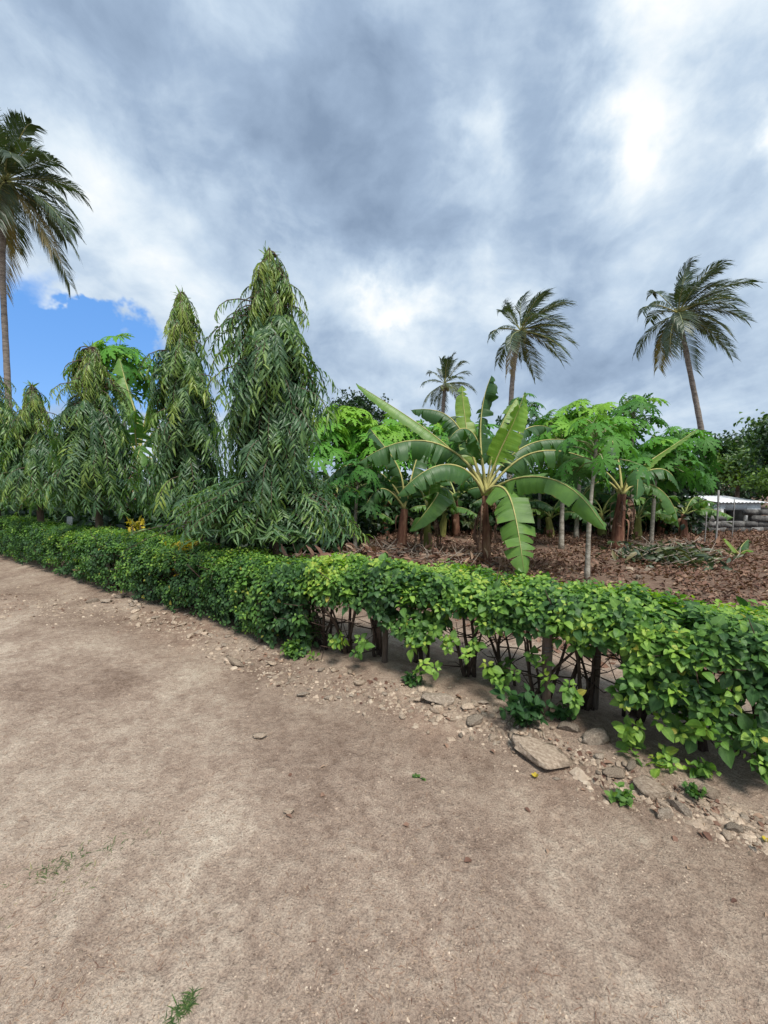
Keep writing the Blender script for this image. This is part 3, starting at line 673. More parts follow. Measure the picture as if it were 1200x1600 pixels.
custom_banana((760, 882), 8.15, 'large banana plant with a fan of pale leaf stalks, right behind the hedge', (757, 772), [
    ((750, 715), (742, 640), (768, 582), 0.1, .34, 1.0, 0.35, 10, .25),
    ((775, 705), (798, 660), (828, 606), -0.3, .31, 0.45, 0.5, 6, .72),
    ((772, 705), (775, 660), (806, 622), 0.5, .24, 0.6, -0.5, 5, .8),
    ((742, 705), (716, 665), (724, 602), 0.5, .22, 0.4, 0.3, 3, .85),
    ((730, 700), (680, 690), (556, 600), 0.9, .24, 0.5, 0.5, 0, .72),
    ((735, 700), (665, 660), (556, 728), -0.3, .44, 1.15, 0.35, 16, .40),
    ((735, 720), (690, 700), (618, 775), -0.6, .34, 0.75, 0.2, 6, .42),
    ((780, 715), (835, 668), (905, 690), 0.3, .34, 1.0, -0.2, 12, .36),
    ((790, 720), (860, 675), (940, 728), -0.3, .40, 1.0, -0.4, 10, .42),
    ((795, 742), (858, 712), (950, 828), -2.0, .30, 0.45, -0.7, 4, .60),
    ((775, 745), (812, 750), (824, 900), -1.5, .42, 0.30, -0.25, 12, .66),
    ((738, 690), (705, 622), (640, 640), 0.6, .32, 0.95, 0.1, 13, .25),
    ((780, 700), (815, 650), (868, 668), 0.8, .30, 0.9, -0.1, 10, .22),
    ((752, 690), (735, 630), (700, 690), -0.4, .26, 0.9, 0.1, 9, .3),
], .085, M['pseudo'], 3)
custom_banana((964, 862), 10.0, 'banana plant with thick reddish trunk right of the pale papaya trunks', (972, 772), [
    ((985, 730), (1030, 715), (1086, 672), 0.4, .34, 0.4, 0.5, 1, .80), ((985, 740), (1040, 705), (1072, 770), -0.2, .36, .9, 0, 8, .35),
    ((950, 730), (915, 700), (870, 760), -0.2, .34, .9, 0, 8, .35), ((968, 715), (960, 670), (925, 660), 0.5, .32, .6, 0, 6, .35),
    ((980, 735), (1005, 700), (1000, 780), -1.0, .32, .7, 0, 6, .4), ((990, 745), (1040, 740), (1060, 825), -0.3, .3, .9, 0, 8, .5), ((950, 745), (930, 735), (905, 800), 0.4, .3, .9, 0, 6, .45)], .15, M['pseudo'], 5)
custom_banana((627, 868), 9.6, 'banana plant with a dark brown leaning trunk left of the large one', (632, 795), [
    ((620, 745), (560, 690), (505, 760), 0.2, .38, 1.0, 0, 16, .12), ((615, 760), (575, 725), (520, 735), 0.6, .36, .95, 0, 14, .18), ((640, 750), (680, 725), (722, 735), -0.2, .33, .8, 0, 4, .55),
    ((628, 740), (615, 690), (575, 668), .4, .34, .8, 0, 8, .2), ((640, 745), (655, 690), (690, 680), .5, .3, .7, 0, 5, .35), ((615, 765), (590, 740), (565, 800), -0.5, .33, .9, 0, 9, .3)], .13, M['pseudo'], 7)
custom_banana((668, 868), 9.4, 'young banana plant with an olive-green trunk and one broad drooping leaf', (668, 800), [
    ((675, 770), (715, 740), (640, 830), -0.5, .42, .25, 0.3, 1, .55), ((675, 765), (700, 735), (715, 800), .3, .3, .6, 0, 2, .5), ((660, 760), (650, 740), (610, 790), .3, .28, .8, 0, 4, .35), ((669, 765), (672, 735), (690, 715), .3, .24, .5, 0, 1, .7)], .10, M['pseudo_green'], 9)
custom_banana((212, 815), 9.2, 'banana plant showing pale ragged leaves between two mast trees', (215, 720), [
    ((222, 660), (215, 600), (182, 560), .3, .30, .7, 0, 6, .7), ((225, 660), (235, 590), (262, 610), 0, .34, .9, 0, 14, .55), ((205, 680), (180, 630), (150, 660), 0, .3, .9, 0, 10, .4), ((225, 690), (250, 640), (285, 690), -.2, .34, .9, 0, 14, .4),
    ((215, 690), (205, 640), (215, 640), -.7, .34, .8, 0, 12, .4), ((218, 700), (232, 660), (205, 745), -.9, .32, .7, 0, 6, .6), ((225, 710), (245, 700), (255, 780), -.5, .3, .9, 0, 8, .5)], .13, M['pseudo_green'], 11)
custom_banana((1150, 878), 9.0, 'small bright banana sucker growing low near the block wall', (1152, 868), [
    ((1150, 860), (1142, 850), (1132, 842), 0, .12, .4, .4, 0, .85), ((1154, 860), (1160, 846), (1168, 842), 0.1, .13, .5, 0, 1, .4), ((1156, 864), (1166, 856), (1178, 862), -.1, .12, .6, 0, 1, .7), ((1150, 864), (1140, 862), (1130, 872), -.2, .10, .5, 0, 0, .9)], .045, M['pseudo_green'], 13)

def wild_banana(px, py, Yd, H, Ll, n, label, seed, mat=None, tint=.35, group='banana plants on the plot', W=.30):
    b = pt(px, py, Yd); b[2] = gh(b[0], b[1]); root = empty('banana_plant', b); tag(root, label, 'banana plant', group)
    r = np.random.default_rng(seed); pseudostem(root, H, .12, .07, mat or M['pseudo'], (r.normal(0, .08), 0), seed)
    for i in range(n):
        a = i * 2.4 + r.uniform(-.3, .3); e = 1.25 - 1.15 * i / n; d = np.array([math.cos(a), math.sin(a), 0]); L = Ll * r.uniform(.8, 1.1); c = np.array([0, 0, H - .05])
        C = [c, c + d * L * .25 * math.cos(e) + np.array([0, 0, L * .35 * (math.sin(e) + .3)]), c + d * L * .7 * math.cos(e * .8) + np.array([0, 0, L * .65 * math.sin(e)]), c + d * L * (.75 * math.cos(e) + .3) + np.array([0, 0, L * (.95 * math.sin(e) - .42)])]
        banana_leaf(root, C, W, r.uniform(.6, 1.1), r.uniform(-.2, .2), .25, int(r.integers(3, 13)), tint + r.normal(0, .12), seed * 30 + i, n=30)
wild_banana(712, 838, 12.4, 1.15, 1.5, 8, 'banana plant wrapped in dry brown sheaths behind the large one', 31, tint=.3)
wild_banana(600, 845, 12.6, 1.2, 1.6, 8, 'reddish banana plant deep behind the leaning brown one', 32, tint=.32)
wild_banana(1030, 838, 12.8, .75, 1.4, 8, 'low banana plant with arching leaves deep beyond the thick reddish trunk', 33, tint=.4)
wild_banana(905, 835, 13.2, 1.0, 1.4, 8, 'banana plant with pale leaf edges in the shade behind the papaya trunks', 34, tint=.45)
wild_banana(672, 820, 15.5, 3.0, 2.0, 10, 'tall banana plant with frayed greyish leaves above the left banana clump', 35, tint=.3)
wild_banana(530, 840, 11.6, 1.3, 1.6, 8, 'banana plant half hidden at the right side of the tallest mast tree', 36, tint=.28)

wild_banana(572, 842, 12.0, .6, 1.2, 7, 'low banana sucker between the left banana trunks and the pale papaya trunk', 37, M['pseudo_green'], .5, W=.2)
wild_banana(690, 838, 12.2, .7, 1.2, 7, 'low banana sucker behind the olive-green trunk', 38, M['pseudo_green'], .45, W=.22)
wild_banana(800, 838, 12.6, .8, 1.4, 8, 'banana plant behind the lowest hanging leaf of the large banana plant', 39, tint=.4, W=.26)
wild_banana(860, 840, 12.2, .6, 1.2, 7, 'low banana sucker behind the straight pale papaya trunk', 40, M['pseudo_green'], .55, W=.22)
wild_banana(940, 840, 12.4, .7, 1.3, 7, 'low banana sucker left of the thick reddish trunk', 56, M['pseudo_green'], .5, W=.24)
wild_banana(995, 842, 11.6, .6, 1.2, 7, 'low banana sucker right of the thick reddish trunk', 57, M['pseudo_green'], .5, W=.22)
wild_banana(1068, 842, 12.0, .7, 1.2, 7, 'low banana plant behind the brown leaf heap', 58, tint=.45, W=.24)

# ------------------------------------------------------------------ papaya trees
def papaya_tmpl():
    V, F = [], []; nv = 0
    for k in range(9):
        a = (k - 4) * math.radians(36); L = [1, .98, .92, .78, .55][abs(k - 4)]
        d = np.array([math.sin(a), math.cos(a)]); sd = np.array([d[1], -d[0]])
        st = [(0.0, .02), (.25, .07), (.42, .10), (.50, .24), (.56, .08), (.68, .20), (.74, .06), (.86, .10), (1.0, .005)]
        for (t, w) in st:
            for sx in (-1, 0, 1):
                fw = .07 if (sx and w > .15) else 0
                p = d * (t + fw) * L + sd * sx * w * L; r_ = np.hypot(*p); V.append((p[0], p[1], -0.48 * r_ ** 2 + .16 * abs(sx) * w))
        for i in range(len(st) - 1):
            A = nv + i * 3; F += [(A, A + 3, A + 4, A + 1), (A + 1, A + 4, A + 5, A + 2)]
        nv += len(st) * 3
    return np.array(V), np.array(F)
PT = papaya_tmpl(); ME_PAP = new_mesh('leaf', PT[0], PT[1], M['papaya'], smooth=True)
_pp = bez([(0, 0, 0), (0, .5, .16), (0, 1, 0)], np.linspace(0, 1, 5)); ME_PET = new_mesh('petiole', *tube(_pp, [.014, .012, .01, .009, .008], 5), M['pet'], smooth=True)
_fm = None
def fruit_mesh():
    global _fm
    if _fm is None: _fm = new_mesh('fruit', *sphere(), M['fruit'], smooth=True)
    return _fm
def papaya(px, py, Yd, H, label, seed, n=22, Lp=.75, Ls=.36, r0=.065, lean=(0, 0), tint=.5, group='papaya trees on the plot', branches=None, fruit=0):
    b = pt(px, py, Yd); b[2] = gh(b[0], b[1]); root = empty('papaya_tree', b); tag(root, label, 'papaya tree', group)
    r = np.random.default_rng(seed); z = np.linspace(-.05, H, 14); f = np.clip(z / H, 0, 1); P = np.stack([lean[0] * f ** 1.6 + .03 * np.sin(z * 2.2 + seed) * f, lean[1] * f ** 1.6, z], -1)
    mk('trunk', *tube(P, .8 * r0 * np.interp(f, [0, .08, 1], [1.35, 1.0, .62]) * (1 + .05 * r.normal(size=14)), 9), M['papbark'], root, smooth=True)
    heads = [(P[-1], 1.0)]
    if fruit:
        for j in range(fruit):
            a = j * 2.4; o = link('fruit', fruit_mesh(), root); o.location = tuple(P[-1] + np.array([math.cos(a) * (r0 + .06), math.sin(a) * (r0 + .06), -.30 - .07 * j / 1.5])); o.scale = (.065, .065, .11)
    for (bz, dx, dy, dz) in (branches or []):
        p0 = P[np.argmin(abs(z - bz))]; p2 = p0 + np.array([dx, dy, dz]); Q = bez([p0, p0 + np.array([dx, dy, dz * .3]), p2], np.linspace(0, 1, 6)); mk('limb', *tube(Q, np.linspace(r0 * .7, r0 * .5, 6), 8), M['papbark'], root, smooth=True); heads.append((p2, .8))
    for hp, sc in heads:
        nn = int(n * 1.6 * sc)
        for i in range(nn):
            fr = i / nn; a = i * 2.4 + r.uniform(-.25, .25); e = 1.25 - 1.5 * fr + r.normal(0, .16); L = Lp * sc * (0.55 + .5 * fr ** .5) * r.uniform(.6, 1.15)
            d = np.array([math.cos(a) * math.cos(e), math.sin(a) * math.cos(e), math.sin(e)]); st = hp + np.array([0, 0, -.42 * fr]); en = st + d * L
            hd = np.array([math.cos(a), math.sin(a), -.15 - .75 * fr]) + .28 * r.normal(size=3); up = np.array([math.cos(a) * .25, math.sin(a) * .25, 1.0]) + .3 * r.normal(size=3)
            R = frames(nrm(hd)[None], nrm(up)[None])[0]; o = link('leaf', ME_PAP, root); s = Ls * sc * (.6 + .45 * min(1, fr * 2.5)) * r.uniform(.85, 1.15); o.matrix_local = mat4(R, en, s)
            o['tint'] = float(np.clip(tint + .28 * (1 - fr) - .12 * fr + r.normal(0, .1), .05, 1))
            R2 = frames(nrm(en - st)[None], np.array([[0, 0, 1.0]]))[0]; o2 = link('petiole', ME_PET, o)
            Mi = mat4(R, en, s).inverted(); o2.matrix_local = Mi @ mat4(R2, st, (1, np.linalg.norm(en - st), 1))
papaya(917, 912, 6.6, 2.3, 'nearest papaya tree, its thin grey trunk rising just behind the hedge', 41, 13, .62, .30, .05, (.12, 0.15), .5)
papaya(877, 857, 9.9, 2.5, 'papaya tree with a straight pale trunk above the largest drooping banana leaf tip', 42, 24, .85, .40, .075, (-.05, 0), .62)
papaya(900, 842, 11.8, 3.3, 'tall bright papaya tree whose crown tops the group right of the large banana plant', 43, 28, .95, .44, .08, (0.1, 0), .72, branches=[(1.9, -.55, .1, 1.2), (1.8, .8, .1, 1.0)])
papaya(985, 842, 12.2, 3.7, 'papaya tree with one lone leaf head standing highest against the sky', 44, 16, .8, .42, .07, (-.1, 0), .45)
papaya(1017, 850, 10.8, 2.35, 'papaya tree with a slim trunk beside the brush pile', 45, 24, .8, .38, .065, (.1, 0), .45, fruit=6)
papaya(1050, 838, 12.6, 2.7, 'papaya tree standing in front of the curved coconut trunk', 46, 24, .9, .42, .07, (.1, 0), .42)
papaya(1062, 838, 12.9, 2.0, 'short papaya tree left of the thin grey fence poles', 47, 22, .7, .36, .06, (.0, 0), .40)
papaya(555, 862, 9.6, 1.75, 'papaya tree with a pale bare trunk at the left end of the plot', 48, 20, .7, .34, .06, (.05, 0), .25)
papaya(540, 830, 13.4, 3.5, 'bright green papaya tree beside the tallest mast tree', 49, 28, .95, .46, .08, (.0, 0), .8, branches=[(2.0, .7, .1, 1.1)])
papaya(612, 828, 14.2, 3.3, 'bright papaya tree above the left banana clump', 50, 28, .95, .46, .08, (.1, 0), .78)
papaya(198, 800, 12.0, 5.0, 'tall papaya tree with hanging yellow fruit, seen over the cone-shaped mast tree', 51, 26, 1.0, .50, .09, (.05, 0), .6, fruit=10)
papaya(800, 812, 17.5, 4.7, 'distant slender papaya tree below the middle coconut palm', 52, 20, .9, .46, .07, (.3, 0), .25)
papaya(842, 838, 12.8, 2.6, 'papaya tree behind the right-hand leaves of the large banana plant', 53, 24, .9, .42, .07, (.0, 0), .5)
papaya(955, 835, 13.0, 2.9, 'papaya tree behind the thick reddish banana trunk', 54, 24, .9, .42, .07, (.0, 0), .55)
papaya(735, 835, 13.6, 3.1, 'papaya tree hidden behind the stalks of the large banana plant', 55, 22, .9, .42, .07, (.0, 0), .45)

papaya(585, 836, 12.6, 2.8, 'bright papaya tree filling the gap right of the tallest mast tree', 59, 24, .9, .44, .07, (.0, 0), .72)
papaya(505, 836, 12.3, 2.9, 'papaya tree tucked behind the right flank of the tallest mast tree', 60, 24, .9, .44, .07, (.05, 0), .68)
papaya(668, 832, 13.8, 3.0, 'papaya tree behind the left-hand leaves of the large banana plant', 65, 24, .9, .44, .07, (.0, 0), .66)

# ------------------------------------------------------------------ coconut palms
def frond(C, L, seed, wind, nl=58, wl=.75, ww=.035, hang=.9):
    r = np.random.default_rng(seed); t = np.linspace(0, 1, nl + 12); P = bez(C, t); T = nrm(np.gradient(P, axis=0)); S = np.cross(T, np.array([0, 0, 1.0])); S = nrm(S + 1e-3); Nn = np.cross(S, T)
    V, F = [], []; nv = 0
    for i in range(10, len(t)):
        q = (i - 10) / (len(t) - 11); ll = wl * (0.35 + 1.1 * math.sin(min(1, q * 1.02 + .12) * math.pi * .86)) * r.uniform(.8, 1.1)
        for sg in (-1, 1):
            if r.random() < .05: continue
            d = nrm(S[i] * sg * .75 + T[i] * (.55 + .4 * q) + Nn[i] * .15); p0 = P[i] + S[i] * sg * .01; pm = p0 + d * ll * .5 + wind * .10 * ll; pe = p0 + d * ll * .85 + np.array([0, 0, -hang * ll * r.uniform(.35, .75)]) + wind * .45 * ll
            pm = pm + np.array([0, 0, -.10 * hang * ll]); wv = nrm(np.cross(d, Nn[i] + .4 * r.normal(size=3))) * ww * .5
            V += [p0 - wv * .5, p0 + wv * .5, pm - wv, pm + wv, pe - wv * .15, pe + wv * .15]; F += [(nv, nv + 1, nv + 3, nv + 2), (nv + 2, nv + 3, nv + 5, nv + 4)]; nv += 6
    return np.array(V), np.array(F), P
def coconut(base, path, crown_r, n, label, seed, r0=.2, wind=(1.0, 0, .15), wst=.5, dead=2, coco=True, up=.9):
    """base: world point; path: list of world points of the trunk from base to crown"""
    root = empty('coconut_palm', base); tag(root, label, 'coconut palm', 'coconut palms against the sky')
    P0 = [np.asarray(p) - base for p in path]; ss = np.linspace(0, 1, 26); k = np.linspace(0, 1, len(P0)); P = np.stack([np.interp(ss, k, [p[i] for p in P0]) for i in range(3)], -1)
    for _ in range(4): P[1:-1] = .5 * P[1:-1] + .25 * (P[:-2] + P[2:])
    r = np.random.default_rng(seed); R = r0 * np.interp(ss, [0, .05, .2, 1], [1.5, 1.15, 1.0, .7]) * (1 + .035 * np.where(np.arange(26) % 2, 1, -1))
    mk('trunk', *tube(P, R, 10), M['palmbark'], root, smooth=True)
    c = P[-1]; wind = np.array(wind, float) * wst
    for i in range(n):
        f = i / n; a = i * 2.4 + r.uniform(-.3, .3); e = (1.40 - 2.25 * f) * (1 if f > .5 else up / .9) + r.normal(0, .08); L = crown_r * r.uniform(.82, 1.12) * (1 - .18 * f)
        d = np.array([math.cos(a) * math.cos(e), math.sin(a) * math.cos(e), math.sin(e)]); d = nrm(d + wind * .55 * (1 - f * .4))
        sag = .20 + .30 * f
        C = [c + np.array([0, 0, .1 * (1 - f)]), c + d * L * .35, c + d * L * .72 + wind * L * .08 + np.array([0, 0, -.12 * L * sag]), c + d * L * .93 + wind * L * .22 + np.array([0, 0, -sag * L])]
        V, F, Pm = frond(C, L, seed * 40 + i, wind, wl=crown_r * .22, ww=crown_r * .0115, hang=.5 + .45 * f)
        old = i >= n - dead; ti = r.uniform(.93, 1.0) if old else np.clip(.28 + .25 * f + r.normal(0, .1), .05, .85)
        o = mk('frond', V, F, M['palm'], root, attrs={'tint': np.full(len(V), ti)})
        mk('rachis', *tube(Pm[::5], np.linspace(.045, .006, len(Pm[::5])) * crown_r / 4, 5), M['midrib_edge'] if i % 2 else M['pet'], o, smooth=True)
    if coco:
        ic = coco_tmpl()
        for j in range(9):
            a = j * .8; o = link('coconut', ic, root); o.location = tuple(c + np.array([math.cos(a) * .28, math.sin(a) * .28, -.25 - .12 * (j % 3)])); o.scale = (.13, .13, .17)
_coco = None
def coco_tmpl():
    global _coco
    if _coco is None: _coco = new_mesh('coconut', *sphere(), M['pet'], smooth=True)
    return _coco
def gpt(px, py, Y): p = pt(px, py, Y); p[2] = 0; return p
b = gpt(16, 700, 17.0); coconut(b, [b, pt(14, 640, 17), pt(10, 560, 17), pt(3, 420, 17), pt(8, 285, 17)], 3.15, 36, 'tall coconut palm at the left edge of the picture', 61, .12, (.35, 0, -.2), .35, 2)
b = gpt(1112, 790, 26.0); coconut(b, [b, pt(1104, 720, 26), pt(1092, 650, 26), pt(1078, 580, 26), pt(1060, 490, 26)], 3.65, 28, 'coconut palm with a curved bare trunk, on the right', 62, .18, (1, 0, .35), .65, 1)
b = gpt(796, 770, 30.0); coconut(b, [b, pt(797, 690, 30), pt(799, 610, 30), pt(804, 560, 30), pt(814, 518, 30)], 3.6, 26, 'windswept coconut palm in the middle, right of the large banana plant', 63, .19, (1, 0, .5), .75, 1)
b = gpt(690, 780, 36.0); coconut(b, [b, pt(690, 690, 36), pt(692, 645, 36), pt(695, 600, 36)], 2.9, 20, 'small dark coconut palm just left of the large banana plant', 64, .19, (.5, 0, .6), .5, 0, up=1.1)

def young_palm(px, py, Yd, L, label, seed, n=9):
    b = pt(px, py, Yd); b[2] = gh(b[0], b[1]); root = empty('young_palm', b); tag(root, label, 'young palm', 'young palms on the plot floor'); r = np.random.default_rng(seed); c = np.array([0, 0, .12])
    mk('stem', *tube(np.array([(0, 0, -.05), (0, 0, .1), (0, 0, .2)]), [.07, .06, .04], 7), M['pseudo'], root, smooth=True)
    for i in range(n):
        a = i * 2.4; e = 1.35 - .9 * i / n; d = np.array([math.cos(a) * math.cos(e), math.sin(a) * math.cos(e), math.sin(e)]); l = L * r.uniform(.8, 1.1)
        C = [c, c + d * l * .4, c + d * l * .75, c + d * l * .9 + np.array([0, 0, -.25 * l])]; V, F, Pm = frond(C, l, seed * 9 + i, np.zeros(3), 26, l * .22, .025, .5)
        o = mk('frond', V, F, M['palm'], root, attrs={'tint': np.full(len(V), .62 + r.normal(0, .08))}); mk('rachis', *tube(Pm[::6], np.linspace(.012, .003, len(Pm[::6])), 4), M['pet'], o)
young_palm(540, 848, 11.2, 1.2, 'young palm fanning out beside the pale papaya trunk on the left', 71)
young_palm(590, 838, 13.0, 1.5, 'young palm with upright fronds behind the reddish banana trunk', 72)
young_palm(738, 838, 12.6, 1.1, 'young palm with thin greyish fronds near the foot of the large banana plant', 73)

# ------------------------------------------------------------------ far trees and shrubs
def leafy_tree(px, py, Yd, H, lobes, label, seed, nleaf=7000, ls=.20, trunk=.22, tint=.4, cat='tree', name='broadleaf_tree', group=None, n_parts=0):
    """lobes: (dx, dy, z, rx, rz) clumps of the crown in metres from the base"""
    b = pt(px, py, Yd); b[2] = 0; root = empty(name, b); tag(root, label, cat, group); r = np.random.default_rng(seed)
    tops = [np.array([l[0] * .7, l[1] * .7, l[2] - l[4] * .2]) for l in lobes]; fork = np.array([0, 0, H * .3])
    mk('trunk', *tube(np.array([(0, 0, -.1), (.02, 0, H * .15), fork]), [trunk * 1.2, trunk, trunk * .85], 8), M['bark'], root, smooth=True)
    for tp in tops:
        mk('limb', *tube(bez([fork, fork * .6 + tp * .4 + np.array([0, 0, .3]), tp], np.linspace(0, 1, 6)), np.linspace(trunk * .6, trunk * .12, 6), 6), M['bark'], root, smooth=True)
    vol = np.array([l[3] ** 2 * l[4] for l in lobes]); vol = vol / vol.sum(); Ts, ti = [], []
    for l, v in zip(lobes, vol):
        nc = max(6, int(nleaf * v / 26)); d = nrm(r.normal(size=(nc, 3))); rr = r.random(nc) ** .38; cc = d * rr[:, None] * np.array([l[3], l[3], l[4]]) * (1 + .25 * r.normal(size=(nc, 1))) + np.array([l[0], l[1], l[2]])
        lt = r.normal(0, .12, nc)
        pts = cc[:, None] + r.normal(size=(nc, 26, 3)) * np.array([.26, .26, .17]) * (ls / .2); Ts.append(pts.reshape(-1, 3)); ti.append(np.repeat(tint + lt, 26))
    T = np.concatenate(Ts); t = np.concatenate(ti); T[:, 2] = np.maximum(T[:, 2], .15); n = len(T)
    D = nrm(r.normal(size=(n, 3)) + np.array([0, 0, -.35])); NR = nrm(r.normal(size=(n, 3)) * .6 + np.array([0, -.2, 1.0])); S = ls * r.uniform(.7, 1.25, n)
    V, F, A = scatter(leaf_tmpl([.05, .30, .26, .02], .3, .3), frames(D, NR), T, S, np.clip(t + r.normal(0, .08, n), .02, .98)); o = mk('crown', V, F, M['tree'], root, attrs={'tint': A}, smooth=True); o['kind'] = 'stuff'
leafy_tree(552, 770, 34, 9.5, [(0, 0, 7.6, 2.0, 1.5), (-1.6, 0, 6.8, 1.4, 1.1), (1.6, .3, 7.0, 1.5, 1.1), (.4, -.5, 5.2, 2.2, 1.6)], 'dark round tree in the distance behind the tallest mast tree', 81, 6000, .26, tint=.12)
leafy_tree(1165, 790, 27, 6, [(0, 0, 4.0, 1.6, 1.1), (-1.8, 0, 3.8, 1.4, 1.0), (1.9, 0, 4.2, 1.8, 1.2), (.5, -.8, 2.7, 2.0, 1.0), (-2.6, 0, 2.6, 1.3, 1.0)], 'wide dark green tree above the white shed at the right', 82, 8000, .24, tint=.42)
leafy_tree(1150, 800, 20, 4, [(0, 0, 2.5, .85, .6), (-.5, -.2, 2.2, .6, .5), (.5, 0, 2.1, .6, .5)], 'light yellow-green round tree in front of the wide dark tree', 83, 3500, .16, .10, tint=.8)
leafy_tree(1215, 830, 15, 6, [(.1, 0, 4.1, .55, .55), (.1, .3, 3.4, .8, .7), (.6, .2, 2.6, 1.0, .8), (-.15, 0, 1.7, .9, .6)], 'brownish tree cut by the right edge of the picture', 84, 4000, .17, .14, tint=.45)
leafy_tree(1222, 845, 13.9, 2, [(-.3, .4, 1.75, .5, .28), (.4, .3, 1.5, .7, .45)], 'low bright bush hanging over the block wall at the right', 85, 2500, .13, .05, tint=.85, cat='bush', name='bush')
sh = [(500, 13.5, 1.6), (535, 15.5, 2.3), (580, 16, 2.2), (620, 17, 2.3), (655, 16, 2.0), (690, 17.5, 2.4), (730, 16.5, 2.1), (770, 17, 2.3), (810, 16.5, 2.0), (850, 17, 2.2), (890, 16.5, 2.2), (930, 17, 2.4), (970, 16.5, 2.2), (1010, 17, 2.4), (1050, 17, 2.3), (470, 15, 2.4), (420, 14.5, 2.2), (230, 12.5, 2.2), (330, 13, 2.2), (130, 13, 2.0), (40, 14, 2.2)]
sh += [(470, 8.8, 1.25), (395, 8.2, 1.25), (345, 8.6, 1.3), (255, 8.8, 1.3), (185, 9.6, 1.3), (120, 10.2, 1.3), (50, 11, 1.3), (515, 10.6, 1.2), (545, 12.6, 1.5), (620, 13.2, 1.5), (735, 13.4, 1.5), (870, 13.6, 1.6), (955, 13.6, 1.5), (1012, 13.4, 1.5), (515, 12.2, 1.3), (575, 13.4, 1.5), (655, 13.6, 1.5), (690, 13.8, 1.7), (775, 13.8, 1.6), (830, 14.2, 1.6), (925, 14.4, 1.7), (985, 14.2, 1.7), (1035, 13.9, 1.5), (1040, 13.2, 1.4), (1125, 25, 3.2), (1165, 26, 3.2), (1205, 25, 3.2), (1090, 24, 3.2)]
for i, (px, Yd, h) in enumerate(sh):
    r = np.random.default_rng(300 + i); leafy_tree(px, 800, Yd, h, [(r.normal(0, .3), 0, h * .62, .8, h * .33), (r.normal(-.5, .2), .2, h * .4, .75, h * .33), (r.normal(.5, .2), -.2, h * .42, .75, h * .35)], 'dense green shrub filling the dark gaps behind the trunks', 300 + i, 1500, .17, .04, tint=.22 + r.normal(0, .12), cat='shrub', name='shrub', group='shrubs at the back of the plot')

# ------------------------------------------------------------------ block wall, shed, poles
def box(x0, x1, y0, y1, z0, z1, j=0.0, r=None):
    V = np.array([(x, y, z) for z in (z0, z1) for y in (y0, y1) for x in (x0, x1)], float)
    if j: V += r.normal(0, j, V.shape)
    return V, np.array([(0, 2, 3, 1), (4, 5, 7, 6), (0, 1, 5, 4), (2, 6, 7, 3), (0, 4, 6, 2), (1, 3, 7, 5)])
def bevel_box(x0, x1, y0, y1, z0, z1, b, r=None, j=0.0):
    V, F = [], []
    for z, i in ((z0, b), (z0 + b, 0), (z1 - b, 0), (z1, b)):
        xa, xb, ya, yb = x0 + i, x1 - i, y0 + i, y1 - i; V += [(xa, ya, z), (xb, ya, z), (xb, yb, z), (xa, yb, z)]
    V = np.array(V, float)
    if j: V += r.normal(0, j, V.shape)
    F = [(0, 3, 2, 1), (12, 13, 14, 15)]
    for k in range(3):
        for q in range(4): F.append((k * 4 + q, k * 4 + (q + 1) % 4, k * 4 + 4 + (q + 1) % 4, k * 4 + 4 + q))
    return V, np.array(F)
def block_wall():
    Yw = 13.3; x0, x1 = 3.6, 16.0; root = empty('block_wall', (x0, Yw, 0)); tag(root, 'low grey concrete block wall at the back of the plot on the right', 'wall'); r = np.random.default_rng(91)
    mk('core', *box(0.02, x1 - x0 - .02, .03, .15, -.05, .35), M['mortar'], root)
    meshes = [new_mesh('block', *bevel_box(.006, .394, 0, .18, .006, .186, .012, r, .009), M['block']) for _ in range(9)]
    for c in range(4):
        for k in range(int((x1 - x0) / .4)):
            xx = k * .4 + (c % 2) * .2; wx = x0 + xx
            if (c >= 2 and 10.8 < wx < 11.75) or (c == 3 and (wx < 9 or r.random() < .15)): continue
            o = link('block', meshes[r.integers(9)], root); o.location = (xx, r.normal(0, .018), c * .19 - .02); o['tint'] = float(np.clip(r.beta(1.4, 2.6) + (.7 if r.random() < .12 else 0), .05, 1.3))
block_wall()
def shed():
    root = empty('low_shed', (0, 0, 0)); tag(root, 'low white shed with a dark opening beyond the block wall', 'shed'); Yd = 14.0
    xl, xr = pt(1119, 800, Yd)[0], pt(1188, 800, Yd)[0]; zt = pt(1150, 786, Yd)[2]; ol, orr = pt(1133, 800, Yd)[0], pt(1167, 800, Yd)[0]; zo = pt(1150, 797, Yd)[2]
    mb = MB()
    for (a, b_, c, d) in ((xl, ol, -.05, zt), (orr, xr, -.05, zt), (ol, orr, zo, zt), (ol, orr, -.05, .25)): mb.add(*box(a, b_, Yd, Yd + .12, c, d))
    mb.mk('front_wall', M['white'], root)
    for a in (xl, xr - .12): mk('side_wall', *box(a, a + .12, Yd + .123, Yd + 1.5, -.05, zt), M['white'], root)
    mk('back_wall', *box(xl + .123, xr - .123, Yd + 1.4, Yd + 1.5, -.05, zt - .004), M['dark'], root)
    mk('opening_frame', *box(ol - .04, ol - .003, Yd - .03, Yd + .10, .25, zo + .04), M['dark'], root)
    n = 40; xs = np.linspace(xl - .06, xr + .12, n); zz = .018 * np.sin(np.arange(n) * math.pi / 1.5); V = []
    for yy, h in ((Yd - .15, zt + .02), (Yd + 1.6, zt + .18)):
        V += [(x, yy, h + z) for x, z in zip(xs, zz)]
    V = np.array(V); V = np.concatenate([V, V + np.array([0, 0, .012])]); F = []
    for i in range(n - 1): F += [(i, i + 1, n + i + 1, n + i), (2 * n + i, 3 * n + i, 3 * n + i + 1, 2 * n + i + 1), (i, 2 * n + i, 2 * n + i + 1, i + 1)]
    mk('roof_sheet', V, np.array(F), M['metal'], root)
shed()
